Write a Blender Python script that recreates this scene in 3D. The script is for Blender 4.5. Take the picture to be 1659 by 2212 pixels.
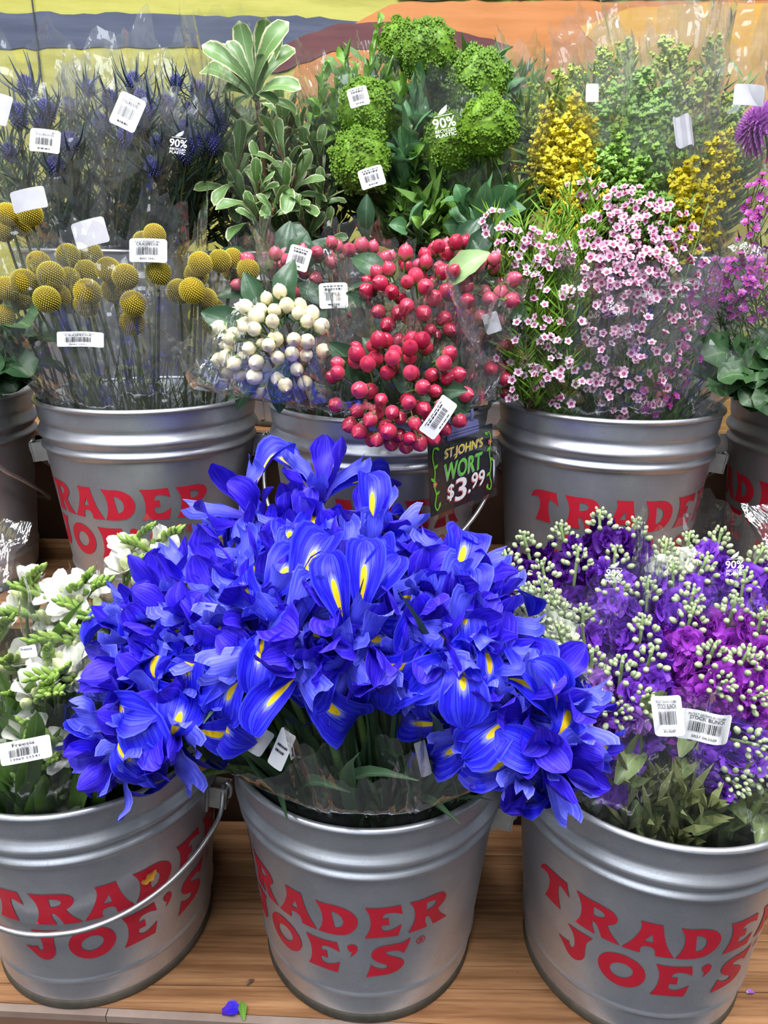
import bpy, bmesh, math, random
import numpy as np
from mathutils import Vector, Matrix, noise
from mathutils.geometry import tessellate_polygon

for _o in list(bpy.data.objects):
    bpy.data.objects.remove(_o)
SC = bpy.context.scene
COL = SC.collection
PI = math.pi
FPX, PITCH, ROLL, CAMZ = 1575.0, 0.325, 0.0125, 0.7445
IW, IH = 1659, 2212

# ---------------------------------------------------------------- camera
_ct, _st = math.cos(PITCH), math.sin(PITCH)
_fw = Vector((0, _ct, -_st)); _up0 = Vector((0, _st, _ct)); _rt0 = Vector((1, 0, 0))
CR = _rt0 * math.cos(ROLL) + _up0 * math.sin(ROLL)
CU = -_rt0 * math.sin(ROLL) + _up0 * math.cos(ROLL)
cd = bpy.data.cameras.new('camera'); cam = bpy.data.objects.new('camera', cd); COL.objects.link(cam)
cd.sensor_fit = 'HORIZONTAL'; cd.sensor_width = 36.0; cd.lens = 36.0 * FPX / IW
cd.clip_start = 0.02; cd.clip_end = 50
cam.matrix_world = Matrix(((CR.x, CU.x, -_fw.x, 0), (CR.y, CU.y, -_fw.y, 0), (CR.z, CU.z, -_fw.z, CAMZ), (0, 0, 0, 1)))
SC.camera = cam

def at(px, py, Y):
    """the world point at distance Y into the display that a pixel of the photograph looks at"""
    d = _fw + CR * ((px - IW / 2) / FPX) - CU * ((py - IH / 2) / FPX)
    return Vector((0, 0, CAMZ)) + d * (Y / d.y)

# ---------------------------------------------------------------- world, lights, exposure
w = bpy.data.worlds.new('store_ambient'); SC.world = w; w.use_nodes = True
w.node_tree.nodes['Background'].inputs[0].default_value = (0.80, 0.88, 1.0, 1)
w.node_tree.nodes['Background'].inputs[1].default_value = 0.11

def area(name, loc, target, sx, sy, power, color):
    l = bpy.data.lights.new(name, 'AREA'); l.shape = 'RECTANGLE'; l.size = sx; l.size_y = sy
    l.energy = power; l.color = color
    o = bpy.data.objects.new(name, l); COL.objects.link(o); o.location = loc
    o.rotation_euler = (Vector(target) - Vector(loc)).to_track_quat('-Z', 'Y').to_euler()
    return o
area('storefront_daylight', (-1.2, -3.4, 2.3), (0, 0.8, 0.4), 3.6, 2.2, 62, (0.84, 0.92, 1.0))
for _i, _x in enumerate((-1.7, -0.2, 1.3)):
    area('ceiling_lamp', (_x, -0.15, 3.1), (_x, 0.15, 0), 0.25, 1.9, 78, (0.97, 0.97, 1.0))
SC.view_settings.view_transform = 'Standard'
SC.view_settings.look = 'None'
SC.view_settings.exposure = 0.42
SC.view_settings.gamma = 1.0
SC.view_settings.use_curve_mapping = False
SC.cycles.max_bounces = 5
SC.cycles.diffuse_bounces = 2
SC.cycles.glossy_bounces = 2
SC.cycles.transmission_bounces = 2
SC.cycles.transparent_max_bounces = 20
SC.cycles.use_adaptive_sampling = True
SC.cycles.adaptive_threshold = 0.05
SC.cycles.adaptive_min_samples = 12
SC.cycles.use_denoising = True
SC.cycles.caustics_reflective = False
SC.cycles.caustics_refractive = False

# ---------------------------------------------------------------- helpers: objects
WM = {}
def put(name, data, parent=None, M=None, **props):
    o = bpy.data.objects.new(name, data)
    COL.objects.link(o)
    M = Matrix.Identity(4) if M is None else (Matrix.Translation(M) if isinstance(M, Vector) else M)
    if parent is not None:
        o.parent = parent
        o.matrix_basis = WM[parent.name].inverted() @ M
    else:
        o.matrix_basis = M
    WM[o.name] = M
    for k, v in props.items():
        o[k] = v
    return o

def thing(name, label, cat, loc, group=None):
    o = put(name, None, None, Vector(loc), label=label, category=cat)
    o.empty_display_size = 0.02
    if group: o['group'] = group
    return o

def frame(loc, z, x=None, roll=0.0, s=1.0):
    """matrix with local Z along z, local X towards x"""
    z = Vector(z).normalized()
    x = Vector(x) if x is not None else Vector((0.31, -0.95, 0.05))
    x = x - z * x.dot(z)
    if x.length < 1e-4:
        x = z.orthogonal()
    x.normalize(); y = z.cross(x)
    if roll:
        c, sn = math.cos(roll), math.sin(roll)
        x, y = x * c + y * sn, y * c - x * sn
    x, y, z = x * s, y * s, z * s
    return Matrix(((x.x, y.x, z.x, loc[0]), (x.y, y.y, z.y, loc[1]), (x.z, y.z, z.z, loc[2]), (0, 0, 0, 1)))

class MB:
    """collects geometry of one mesh"""
    def __init__(s): s.V = []; s.F = []; s.UV = []; s.MI = []
    def add(s, V, F, uv=None, M=None, mi=0):
        b = len(s.V)
        s.V += [tuple(M @ Vector(v)) for v in V] if M is not None else [tuple(v) for v in V]
        s.F += [tuple(b + i for i in f) for f in F]
        s.UV += list(uv) if uv is not None else [(0.5, 0.5)] * len(V)
        s.MI += [mi] * len(F)
        return s
    def mesh(s, name, mats, smooth=True):
        me = bpy.data.meshes.new(name)
        me.from_pydata(s.V, [], s.F)
        for m in (mats if isinstance(mats, (list, tuple)) else [mats]): me.materials.append(m)
        if max(s.MI, default=0): me.polygons.foreach_set('material_index', s.MI)
        uvl = me.uv_layers.new(name='UVMap')
        li = np.empty(len(me.loops), dtype=np.int32); me.loops.foreach_get('vertex_index', li)
        uvl.data.foreach_set('uv', np.array(s.UV, dtype=np.float32)[li].ravel())
        if smooth: me.polygons.foreach_set('use_smooth', [True] * len(me.polygons))
        me.update()
        return me

def gridf(n, m, wrap=False):
    k = m if wrap else m + 1
    return [(i * k + j, i * k + (j + 1) % k, (i + 1) * k + (j + 1) % k, (i + 1) * k + j) for i in range(n) for j in range(m)]

def crv(pts, n):
    """Catmull-Rom through pts, n+1 samples (numpy rows)"""
    P = np.array([tuple(p) for p in pts], float)
    P = np.vstack([2 * P[0] - P[1], P, 2 * P[-1] - P[-2]])
    k = len(P) - 3; out = []
    for i in range(n + 1):
        u = i / n * k; j = min(int(u), k - 1); t = u - j
        a, b, c, d = P[j:j + 4]
        out.append(.5 * (2 * b + (c - a) * t + (2 * a - 5 * b + 4 * c - d) * t * t + (3 * b - a - 3 * c + d) * t ** 3))
    return np.array(out)

def ribbon(ctrl, width, n=10, m=6, cup=0.0, ruf=0.0, rf=3.0, ph=0.0, notch=0.0, skew=0.0):
    """petal or leaf blade: centre line in the XZ plane, blade across Y; uv.x across, uv.y along"""
    C = crv(ctrl, n); T = np.gradient(C, axis=0); T /= np.linalg.norm(T, axis=1)[:, None] + 1e-9
    wt = np.array(width, float); V = []; UV = []
    for i in range(n + 1):
        t = i / n
        k = np.interp(t, wt[:, 0], wt[:, 1])
        for j in range(m + 1):
            s = -1 + 2 * j / m
            d = cup * k * s * s + ruf * k * abs(s) ** 1.5 * math.sin(rf * 6.283 * t + ph + 1.7 * s)
            back = notch * (1 - abs(s)) * max(0, t - .7) / .3
            V.append((C[i, 0] - T[i, 1] * d - T[i, 0] * back, s * k + skew * t * t * k, C[i, 1] + T[i, 0] * d - T[i, 1] * back))
            UV.append(((s + 1) / 2, t))
    return V, gridf(n, m), UV

def tube(pts, r, sides=6, n=None, r2=None, caps=True):
    """round bar along 3-D points"""
    C = crv(pts, n) if n else np.array([tuple(p) for p in pts], float)
    N = len(C) - 1; V = []; UV = []
    T = np.gradient(C, axis=0)
    up = Vector((0.13, 0.21, 0.97))
    for i in range(N + 1):
        t = Vector(T[i]).normalized()
        a = t.cross(up)
        if a.length < .05: a = t.orthogonal()
        a.normalize(); b = t.cross(a); up = b.cross(t) if False else up
        rr = r + ((r2 if r2 is not None else r) - r) * i / N
        for j in range(sides):
            q = 2 * PI * j / sides
            v = Vector(C[i]) + (a * math.cos(q) + b * math.sin(q)) * rr
            V.append(tuple(v)); UV.append((j / sides, i / N))
    F = gridf(N, sides, True)
    if caps:
        F += [tuple(range(sides - 1, -1, -1)), tuple(N * sides + j for j in range(sides))]
    return V, F, UV

def lathe(prof, seg=64, a0=0.0):
    V = []; UV = []
    for i, (r, z) in enumerate(prof):
        for j in range(seg):
            q = a0 + 2 * PI * j / seg
            V.append((r * math.sin(q), -r * math.cos(q), z)); UV.append((j / seg, z))
    return V, gridf(len(prof) - 1, seg, True), UV

def boxv(x0, x1, y0, y1, z0, z1):
    V = [(x, y, z) for z in (z0, z1) for y in (y0, y1) for x in (x0, x1)]
    return V, [(0, 2, 3, 1), (4, 5, 7, 6), (0, 1, 5, 4), (2, 6, 7, 3), (0, 4, 6, 2), (1, 3, 7, 5)]

def part_tube(name, par, pts, r, mat, sides=6, n=None, r2=None):
    """a bar given in world points, made a part of par"""
    if name in ('stem', 'flower_spike', 'flower_spray') and par.name in WM:      # plant stems stay inside the bucket up to its rim
        hb = home(WM[par.name].translation)
        pts = [inside(Vector(p), hb, .011 + r, 6.0) for p in crv(pts, max(26, n or 0))]; n = None
    o = Vector(pts[0])
    V, F, UV = tube([Vector(p) - o for p in pts], r, sides, n, r2)
    return put(name, MB().add(V, F, UV).mesh(name, mat), par, Matrix.Translation(o))

# ---------------------------------------------------------------- helpers: materials
class NT:
    def __init__(s, name):
        s.m = bpy.data.materials.new(name); s.m.use_nodes = True
        s.t = s.m.node_tree; s.t.nodes.clear()
        s.out = s.t.nodes.new('ShaderNodeOutputMaterial')
    def n(s, typ, **kw):
        nd = s.t.nodes.new('ShaderNode' + typ)
        for k, v in kw.items():
            if k.startswith('i_'):
                key = k[2:]; key = int(key) if key.isdigit() else key.replace('_', ' ')
                s.set(nd.inputs[key], v)
            else: setattr(nd, k, v)
        return nd
    def set(s, sock, v):
        if isinstance(v, bpy.types.NodeSocket): s.t.links.new(v, sock)
        else:
            if sock.type == 'RGBA' and len(v) == 3: v = (*v, 1)
            sock.default_value = v
    def math(s, op, a, b=0.0, c=0.0, clamp=False):
        nd = s.t.nodes.new('ShaderNodeMath'); nd.operation = op; nd.use_clamp = clamp
        for i, v in enumerate((a, b, c)): s.set(nd.inputs[i], v)
        return nd.outputs[0]
    def mix(s, f, a, b):
        nd = s.t.nodes.new('ShaderNodeMix'); nd.data_type = 'RGBA'
        s.set(nd.inputs[0], f); s.set(nd.inputs[6], a); s.set(nd.inputs[7], b)
        return nd.outputs[2]
    def ramp(s, f, lo, hi):
        nd = s.t.nodes.new('ShaderNodeMapRange'); nd.interpolation_type = 'SMOOTHSTEP'
        s.set(nd.inputs[0], f); nd.inputs[1].default_value = lo; nd.inputs[2].default_value = hi
        return nd.outputs[0]
    def noise(s, vec, scale, detail=3.0, rough=.55):
        nd = s.n('TexNoise', i_Scale=scale, i_Detail=detail, i_Roughness=rough)
        s.set(nd.inputs['Vector'], vec)
        return nd.outputs[0]
    def coord(s, kind='Object'): return s.n('TexCoord').outputs[kind]
    def rnd(s): return s.n('ObjectInfo').outputs['Random']
    def scale(s, vec, sc):
        nd = s.n('Mapping'); s.set(nd.inputs[0], vec); nd.inputs['Scale'].default_value = sc
        return nd.outputs[0]
    def bump(s, h, strength=.3, dist=.002):
        return s.n('Bump', i_Strength=strength, i_Distance=dist, i_Height=h).outputs[0]
    def surf(s, col, rough=.5, metal=0.0, normal=None, spec=.5, transl=0.0, **kw):
        b = s.n('BsdfPrincipled'); s.set(b.inputs['Base Color'], col); s.set(b.inputs['Roughness'], rough)
        b.inputs['Metallic'].default_value = metal; b.inputs['Specular IOR Level'].default_value = spec
        for k, v in kw.items(): s.set(b.inputs[k.replace('_', ' ')], v)
        if normal is not None: s.set(b.inputs['Normal'], normal)
        sh = b.outputs[0]
        if transl:
            t = s.n('BsdfTranslucent'); s.set(t.inputs[0], col)
            mx = s.n('MixShader'); mx.inputs[0].default_value = transl
            s.t.links.new(sh, mx.inputs[1]); s.t.links.new(t.outputs[0], mx.inputs[2]); sh = mx.outputs[0]
        s.t.links.new(sh, s.out.inputs[0])
        return s.m

def plain(name, a, b=None, rough=.5, metal=0.0, sc=60.0, spec=.4, transl=0.0, bump=0.0, rv=.5):
    """two-tone material: noise and a per-object random choose between a and b"""
    n = NT(name); b = b or a
    v = n.noise(n.coord(), sc)
    f = n.math('ADD', n.math('MULTIPLY', n.ramp(v, .3, .7), 1 - rv), n.math('MULTIPLY', n.rnd(), rv))
    return n.surf(n.mix(f, a, b), rough, metal, n.bump(v, bump) if bump else None, spec, transl)

def leafmat(name, a, b, rib=(.25, .4, .15), rough=.42, transl=.15):
    n = NT(name); uv = n.n('SeparateXYZ'); n.set(uv.inputs[0], n.coord('UV'))
    s = n.math('ABSOLUTE', n.math('MULTIPLY', n.math('SUBTRACT', uv.outputs[0], .5), 2.0))
    v = n.noise(n.coord(), 90)
    c = n.mix(n.math('ADD', n.math('MULTIPLY', v, .5), n.math('MULTIPLY', n.rnd(), .5)), a, b)
    c = n.mix(n.math('MULTIPLY', n.math('SUBTRACT', 1.0, n.ramp(s, .02, .12)), .6), c, rib)
    return n.surf(c, rough, 0, n.bump(v, .25), .4, transl)

def film(name, haze=.016, gloss=.06, tint=(.97, .98, .98), bumpk=.5, us=26.0, rough=.07):
    """thin clear cellophane: see-through sheet, mirror-like at grazing angles, wrinkled along its length"""
    n = NT(name)
    uv = n.coord('UV')
    a = n.noise(n.scale(uv, (us, 2.2, 1)), 1.0, 2.0, .6)
    b = n.noise(n.coord(), 38.0, 1.0)
    c = n.n('TexVoronoi', feature='DISTANCE_TO_EDGE', i_Scale=22.0); n.set(c.inputs['Vector'], n.coord())
    h = n.math('ADD', n.math('ADD', n.math('MULTIPLY', a, 1.0), n.math('MULTIPLY', b, 1.1)), n.math('MULTIPLY', c.outputs[0], .8))
    nor = n.bump(h, bumpk, .006)
    lw = n.n('LayerWeight', i_Blend=.5); n.set(lw.inputs['Normal'], nor)
    fr = n.math('ADD', n.math('MULTIPLY', n.math('POWER', lw.outputs['Facing'], 3.0), .75), gloss, clamp=True)
    tr = n.n('BsdfTransparent', i_0=tint)
    df = n.n('BsdfDiffuse', i_0=(.9, .92, .95)); n.set(df.inputs['Normal'], nor)
    gl = n.n('BsdfGlossy', i_0=(1, 1, 1), i_Roughness=rough); n.set(gl.inputs['Normal'], nor)
    m1 = n.n('MixShader'); n.set(m1.inputs[0], haze); n.t.links.new(tr.outputs[0], m1.inputs[1]); n.t.links.new(df.outputs[0], m1.inputs[2])
    m2 = n.n('MixShader'); n.set(m2.inputs[0], fr); n.t.links.new(m1.outputs[0], m2.inputs[1]); n.t.links.new(gl.outputs[0], m2.inputs[2])
    n.t.links.new(m2.outputs[0], n.out.inputs[0])
    return n.m

def zinc_mat():
    n = NT('galvanized_zinc'); co = n.coord()
    big = n.noise(co, 14, 3); fine = n.noise(co, 420, 2, .7); mid = n.noise(co, 60, 4)
    c = n.mix(n.ramp(big, .3, .7), (.50, .51, .55), (.62, .63, .66))
    c = n.mix(n.math('MULTIPLY', n.ramp(fine, .55, .75), .35), c, (.30, .30, .33))
    c = n.mix(n.math('MULTIPLY', n.ramp(mid, .62, .78), .35), c, (.74, .75, .77))
    r = n.math('ADD', .34, n.math('MULTIPLY', fine, .16))
    return n.surf(c, r, .82, n.bump(n.math('ADD', fine, mid), .06, .001))

def wood_mat():
    n = NT('laminate_wood'); co = n.coord()
    off = n.n('VectorMath', operation='ADD'); n.set(off.inputs[0], co)
    cb = n.n('CombineXYZ'); n.set(cb.inputs[1], n.math('MULTIPLY', n.rnd(), 7.0)); n.set(off.inputs[1], cb.outputs[0])
    g = n.noise(n.scale(off.outputs[0], (3, 70, 30)), 1.0, 5, .62)
    g2 = n.noise(n.scale(off.outputs[0], (9, 260, 60)), 1.0, 3)
    spot = n.noise(co, 55, 3)
    c = n.mix(n.ramp(g, .3, .7), (.19, .085, .035), (.43, .225, .105))
    c = n.mix(n.math('MULTIPLY', n.ramp(g2, .5, .72), .55), c, (.12, .05, .022))
    c = n.mix(n.math('MULTIPLY', n.ramp(spot, .66, .78), .6), c, (.07, .035, .02))
    return n.surf(c, .42, 0, n.bump(g2, .12, .001), .35)

def iris_mat(name, a, b, light, signal=False, tipc=None):
    n = NT(name); uv = n.n('SeparateXYZ'); n.set(uv.inputs[0], n.coord('UV'))
    u, t = uv.outputs[0], uv.outputs[1]
    s = n.math('ABSOLUTE', n.math('MULTIPLY', n.math('SUBTRACT', u, .5), 2.0))
    vein = n.noise(n.scale(n.coord('UV'), (34, 1.6, 1)), 1.0, 2, .5)
    blot = n.noise(n.coord(), 45, 2)
    f = n.math('ADD', n.math('MULTIPLY', n.ramp(blot, .3, .7), .55), n.math('MULTIPLY', n.rnd(), .45))
    c = n.mix(f, a, b)
    c = n.mix(n.math('MULTIPLY', n.ramp(vein, .48, .66), .45), c, light)
    c = n.mix(n.math('MULTIPLY', n.ramp(s, .86, 1.0), .45), c, light)
    if signal:
        def blob(c0, rs, rt):
            d = n.math('ADD', n.math('POWER', n.math('DIVIDE', s, rs), 2.0), n.math('POWER', n.math('DIVIDE', n.math('ABSOLUTE', n.math('SUBTRACT', t, c0)), rt), 2.0))
            return n.math('SUBTRACT', 1.0, d)
        c = n.mix(n.math('MULTIPLY', n.ramp(n.math('ADD', blob(.585, .34, .20), n.math('MULTIPLY', n.math('SUBTRACT', vein, .5), 1.2)), .1, .9), .6), c, (.45, .52, .95))
        c = n.mix(n.ramp(blob(.535, .21, .17), 0, .25), c, (.98, .66, .008))
    else:
        c = n.mix(n.math('MULTIPLY', n.math('SUBTRACT', 1.0, n.ramp(t, 0, .45)), .55), c, (.10, .01, .30))
    return n.surf(c, .45, 0, n.bump(vein, .5, .001), .3, .12)

def petal_mat(name, a, b, core, rough=.5, transl=.25):
    n = NT(name); uv = n.n('SeparateXYZ'); n.set(uv.inputs[0], n.coord('UV'))
    v = n.noise(n.coord(), 110, 2); vein = n.noise(n.scale(n.coord('UV'), (18, 1.2, 1)), 1.0, 2)
    c = n.mix(n.math('ADD', n.math('MULTIPLY', v, .6), n.math('MULTIPLY', n.rnd(), .4)), a, b)
    c = n.mix(n.math('MULTIPLY', n.ramp(vein, .5, .7), .25), c, b)
    c = n.mix(n.math('SUBTRACT', 1.0, n.ramp(uv.outputs[1], .05, .4)), c, core)
    return n.surf(c, rough, 0, n.bump(vein, .3, .001), .3, transl)

M_ZINC = zinc_mat()
M_FOOT = plain('grimy_foot_band', (.05, .045, .035), (.12, .105, .08), .7, .3, 50)
M_WIRE = plain('galvanized_wire', (.42, .42, .42), (.58, .58, .57), .38, .85, 90)
M_EAR = plain('weathered_bracket_steel', (.36, .34, .32), (.52, .50, .47), .5, .7, 70)
M_RED = plain('red_bucket_paint', (.52, .012, .03), (.58, .018, .04), .45, 0, 80)
M_ORG = plain('dried_orange_petal', (.75, .28, .02), (.85, .40, .05), .5)
M_WOOD = wood_mat()
M_DARK = plain('dark_riser_laminate', (.05, .025, .014), (.09, .045, .025), .5, 0, 12)
M_EDGE = plain('worn_aluminium_edging', (.30, .22, .18), (.40, .31, .26), .45, .3, 30)
M_FLOOR = plain('dark_shop_floor', (.015, .015, .016), (.03, .03, .032), .6, 0, 5)
M_FILM = film('clear_cellophane')
M_FILM2 = film('crinkled_cellophane', .03, .12, bumpk=1.0, rough=.05)
M_FILM4 = film('frosty_crinkled_cellophane', .085, .12, bumpk=1.0, rough=.06)
M_FILM3 = film('smooth_sleeve_film', .02, .05, (.95, .95, .94), .22, 10)
M_STK = plain('white_sticker_paper', (.86, .86, .88), (.90, .90, .91), .5)
M_STKB = plain('sticker_back_paper', (.36, .36, .39), (.44, .44, .47), .5)
M_INK = plain('black_print_ink', (.015, .015, .018), (.03, .03, .03), .5)
M_WHITE = plain('white_print_ink', (.88, .88, .9), (.92, .92, .92), .5)
M_STEM = plain('green_stem', (.09, .18, .04), (.17, .29, .07), .5, 0, 70)
M_STEMD = plain('dark_stem', (.05, .075, .02), (.10, .12, .04), .55, 0, 70)
M_STEMP = plain('pale_stem', (.22, .34, .12), (.32, .44, .18), .5, 0, 70)
M_TWIG = plain('brown_twig', (.10, .05, .03), (.17, .09, .05), .6, 0, 70)

# ---------------------------------------------------------------- writing
def chaikin(P, rounds=2):
    for _ in range(rounds):
        out = []; n = len(P)
        for i in range(n):
            a, b, c = P[i - 1], P[i], P[(i + 1) % n]
            v1 = (a[0] - b[0], a[1] - b[1]); v2 = (c[0] - b[0], c[1] - b[1])
            cs = (v1[0] * v2[0] + v1[1] * v2[1]) / (math.hypot(*v1) * math.hypot(*v2) + 1e-12)
            if cs < -.42:
                out += [(b[0] + v1[0] * .25, b[1] + v1[1] * .25), (b[0] + v2[0] * .25, b[1] + v2[1] * .25)]
            else: out.append(b)
        P = out
    return P
def ell(cx, cy, a, b, n=26, tilt=0.0):
    return [(cx + a * math.cos(q) * math.cos(tilt) - b * math.sin(q) * math.sin(tilt), cy + a * math.cos(q) * math.sin(tilt) + b * math.sin(q) * math.cos(tilt)) for q in (2 * PI * i / n for i in range(n))]
GLYPH = {   # flared display capitals: (outer outline, hole or None)
 'T': ([(-.02, .70), (.12, 1), (.93, 1), (1.02, .58), (.88, .70), (.72, .76), (.66, .62), (.68, .3), (.76, 0), (.18, 0), (.32, .3), (.37, .58), (.33, .74), (.2, .78), (.08, .74)], None),
 'R': ([(-.02, 1), (.3, .985), (.62, 1), (.88, .94), (.98, .78), (.93, .6), (.76, .47), (.85, .25), (1.08, 0), (.66, 0), (.58, .22), (.5, .36), (.42, .37), (.42, .2), (.5, 0), (0, 0), (.12, .25), (.15, .55), (.1, .8)],
       [(.42, .83), (.58, .83), (.68, .77), (.69, .68), (.6, .59), (.43, .57)]),
 'A': ([(.27, 1), (.7, 1), (.76, .66), (.86, .32), (1.04, 0), (.66, 0), (.64, .17), (.57, .26), (.4, .26), (.34, .15), (.36, 0), (-.02, 0), (.16, .3), (.28, .62), (.31, .84)],
       [(.39, .40), (.53, .66), (.58, .40)]),
 'D': ([(-.03, 1), (.2, .96), (.45, .985), (.72, .93), (.94, .76), (1.02, .52), (.95, .28), (.76, .08), (.45, 0), (0, 0), (.11, .22), (.15, .5), (.1, .78)],
       [(.44, .23), (.40, .5), (.36, .78), (.52, .74), (.65, .6), (.66, .42), (.58, .28)]),
 'E': ([(-.03, 1), (.3, .98), (.95, 1), (1.02, .70), (.82, .79), (.6, .81), (.48, .76), (.45, .62), (.63, .64), (.65, .41), (.44, .42), (.42, .3), (.5, .21), (.72, .21), (1.02, .36), (.93, 0), (.4, .02), (-.03, 0), (.1, .22), (.14, .5), (.1, .78)], None),
 'J': ([(.26, 1), (1.03, 1.03), (.87, .82), (.83, .55), (.85, .28), (.72, .08), (.5, -.02), (.3, .06), (.14, .26), (-.04, .42), (.18, .41), (.35, .46), (.34, .36), (.42, .30), (.51, .40), (.52, .62), (.45, .85)], None),
 'O': (ell(.5, .5, .54, .5, 30), ell(.5, .5, .27, .23, 22, .5)),
 'S': ([(1.06, 1.08), (1.0, .85), (.90, .62), (.78, .74), (.6, .79), (.44, .76), (.46, .67), (.62, .58), (.86, .45), (.95, .28), (.84, .1), (.6, 0), (.3, -.01), (-.04, -.05), (.03, .14), (.08, .36), (.22, .24), (.42, .19), (.52, .25), (.46, .34), (.22, .46), (.08, .62), (.1, .82), (.3, .96), (.6, .98), (.85, .97)], None),
 "'": ([(.05, .86), (.3, 1), (.68, .94), (.75, .72), (.55, .48), (.22, .3), (.38, .56), (.12, .64)], None),
}
def flat_word(spec):
    """spec: (glyph, x0, x1, z0, z1) -> triangles in the flat"""
    mb = MB()
    for g, x0, x1, z0, z1 in spec:
        outer, hole = GLYPH[g]
        loops = [chaikin(outer)] + ([chaikin(hole)] if hole else [])
        pts = [[Vector((x0 + (x1 - x0) * p[0], z0 + (z1 - z0) * p[1], 0)) for p in lp] for lp in loops]
        tri = tessellate_polygon(pts)
        mb.add([p for lp in pts for p in lp], tri)
    # registered mark
    cx, cz, r = .254, .1135, .0052
    ring = [[Vector((p[0], p[1], 0)) for p in ell(cx, cz, k, k, 20)] for k in (r, r * .8)]
    mb.add([p for lp in ring for p in lp], tessellate_polygon(ring))
    o, h = GLYPH['R']
    pts = [[Vector((cx + (p[0] - .5) * r * .8, cz + (p[1] - .5) * r * .95, 0)) for p in lp] for lp in (o, h)]
    mb.add([p for lp in pts for p in lp], tessellate_polygon(pts))
    return mb
BH, BR1, BR0 = .2705, .1435, .1165
def brad(z): return BR0 + (BR1 - BR0) * z / BH
def lettering_mesh():
    xs = [0, .049, .098, .147, .196, .239]; wd = [.040, .043, .046, .041, .035, .042]
    sp = [(g, x, x + q, .130, .172) for g, x, q in zip('TRADER', xs, wd)]
    sp += [('J', .030, .068, .077, .120), ('O', .078, .122, .075, .119), ('E', .132, .168, .075, .119), ("'", .176, .192, .093, .120), ('S', .198, .240, .075, .119)]
    mb = flat_word(sp)
    mb.V = [(x - .1405, y, z) for x, y, z in mb.V]
    bm = bmesh.new()
    vs = [bm.verts.new(v) for v in mb.V]
    for f in mb.F:
        try: bm.faces.new([vs[i] for i in f])
        except ValueError: pass
    x = -.15
    while x < .16:
        g = bm.verts[:] + bm.edges[:] + bm.faces[:]
        bmesh.ops.bisect_plane(bm, geom=g, plane_co=(x, 0, 0), plane_no=(1, 0, 0)); x += .0045
    V = []
    for v in bm.verts:
        z = v.co.y; rr = brad(z) + .0005; a = v.co.x / .1335
        V.append((rr * math.sin(a), -rr * math.cos(a), z))
    F = [tuple(v.index for v in f.verts) for f in (bm.verts.index_update(), bm.faces)[1]]
    # faces must look outwards
    F2 = []
    for f in F:
        a, b, c = (Vector(V[i]) for i in f[:3])
        n = (b - a).cross(c - a)
        F2.append(f if n.dot(Vector((a.x, a.y, 0))) > 0 else f[::-1])
    bm.free()
    return MB().add(V, F2).mesh('lettering', M_RED, True)

_txt = {}
def text_geo(s):
    """text laid out in a unit box"""
    if s not in _txt:
        c = bpy.data.curves.new('t', 'FONT'); c.body = s; c.resolution_u = 3; c.offset = .012
        o = bpy.data.objects.new('t', c); COL.objects.link(o)
        dg = bpy.context.evaluated_depsgraph_get(); me = o.evaluated_get(dg).to_mesh()
        V = np.array([tuple(v.co) for v in me.vertices]); F = [tuple(p.vertices) for p in me.polygons]
        o.evaluated_get(dg).to_mesh_clear(); bpy.data.objects.remove(o); bpy.data.curves.remove(c)
        lo, hi = V.min(0), V.max(0)
        V = (V - lo) / np.maximum(hi - lo, 1e-6); _txt[s] = (V, F)
    return _txt[s]
def text_into(mb, s, x0, x1, y0, y1, z, mi=0, shear=0.0):
    V, F = text_geo(s)
    mb.add([(x0 + (x1 - x0) * v[0] + shear * (v[1] - .5) * (y1 - y0), y0 + (y1 - y0) * v[1], z) for v in V], F, mi=mi)

for _s in ('PRODUCT GROWN IN COLOMBIA', 'STOCK BUNCH', 'SKU 062689', 'Freesia', 'SKU#90477', '13969 55541', 'CRASPEDIA', '0042 0442', 'ERYNGIUM BUNCHES', '90%', 'RECYCLED', 'PLASTIC', "ST.JOHN'S", 'WORT', '$', '3', '.', '99'):
    text_geo(_s)

# ================================================================ SETTING
def rough_poly(name, pts, mat, par, y, jit=.003, seed=1):
    """painted area on the wall, edge slightly brushed, given in wall x,z"""
    rng = random.Random(seed); P = []
    for i, a in enumerate(pts):
        b = pts[(i + 1) % len(pts)]
        L = math.hypot(b[0] - a[0], b[1] - a[1]); k = max(1, int(L / .02))
        for j in range(k):
            t = j / k
            P.append((a[0] + (b[0] - a[0]) * t + rng.uniform(-jit, jit), a[1] + (b[1] - a[1]) * t + rng.uniform(-jit, jit)))
    vs = [Vector((p[0], 0, p[1])) for p in P]
    tri = tessellate_polygon([[Vector((p[0], p[1], 0)) for p in P]])
    n = len(vs)
    V = [tuple(v) for v in vs] + [(v.x, .0015, v.z) for v in vs]
    F = list(tri) + [(i, (i + 1) % n, n + (i + 1) % n, n + i) for i in range(n)]
    bm_me = MB().add(V, F).mesh(name, mat, False)
    return put(name, bm_me, par, Vector((0, y, 0)))
def paint(name, a, b):
    n = NT(name); co = n.coord()
    g = n.noise(n.scale(co, (5, 5, 45)), 1.0, 5, .65); bl = n.noise(co, 7, 2)
    c = n.mix(n.ramp(g, .3, .7), a, b)
    c = n.mix(n.math('MULTIPLY', n.ramp(bl, .4, .7), .4), c, b)
    return n.surf(c, .6, 0, n.bump(g, .15, .002), .3)
WY = 1.56
wall = put('wall_back', MB().add(*boxv(-2.2, 2.2, WY, WY + .06, -.6, 3.2)).mesh('wall_back', paint('mural_yellow_green', (.30, .29, .05), (.42, .40, .09)), False), None, None, kind='structure', label='painted mural wall with broad yellow, blue, orange and maroon bands')
def wp(px, py):
    p = at(px, py, WY); return (p.x, p.z)
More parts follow.
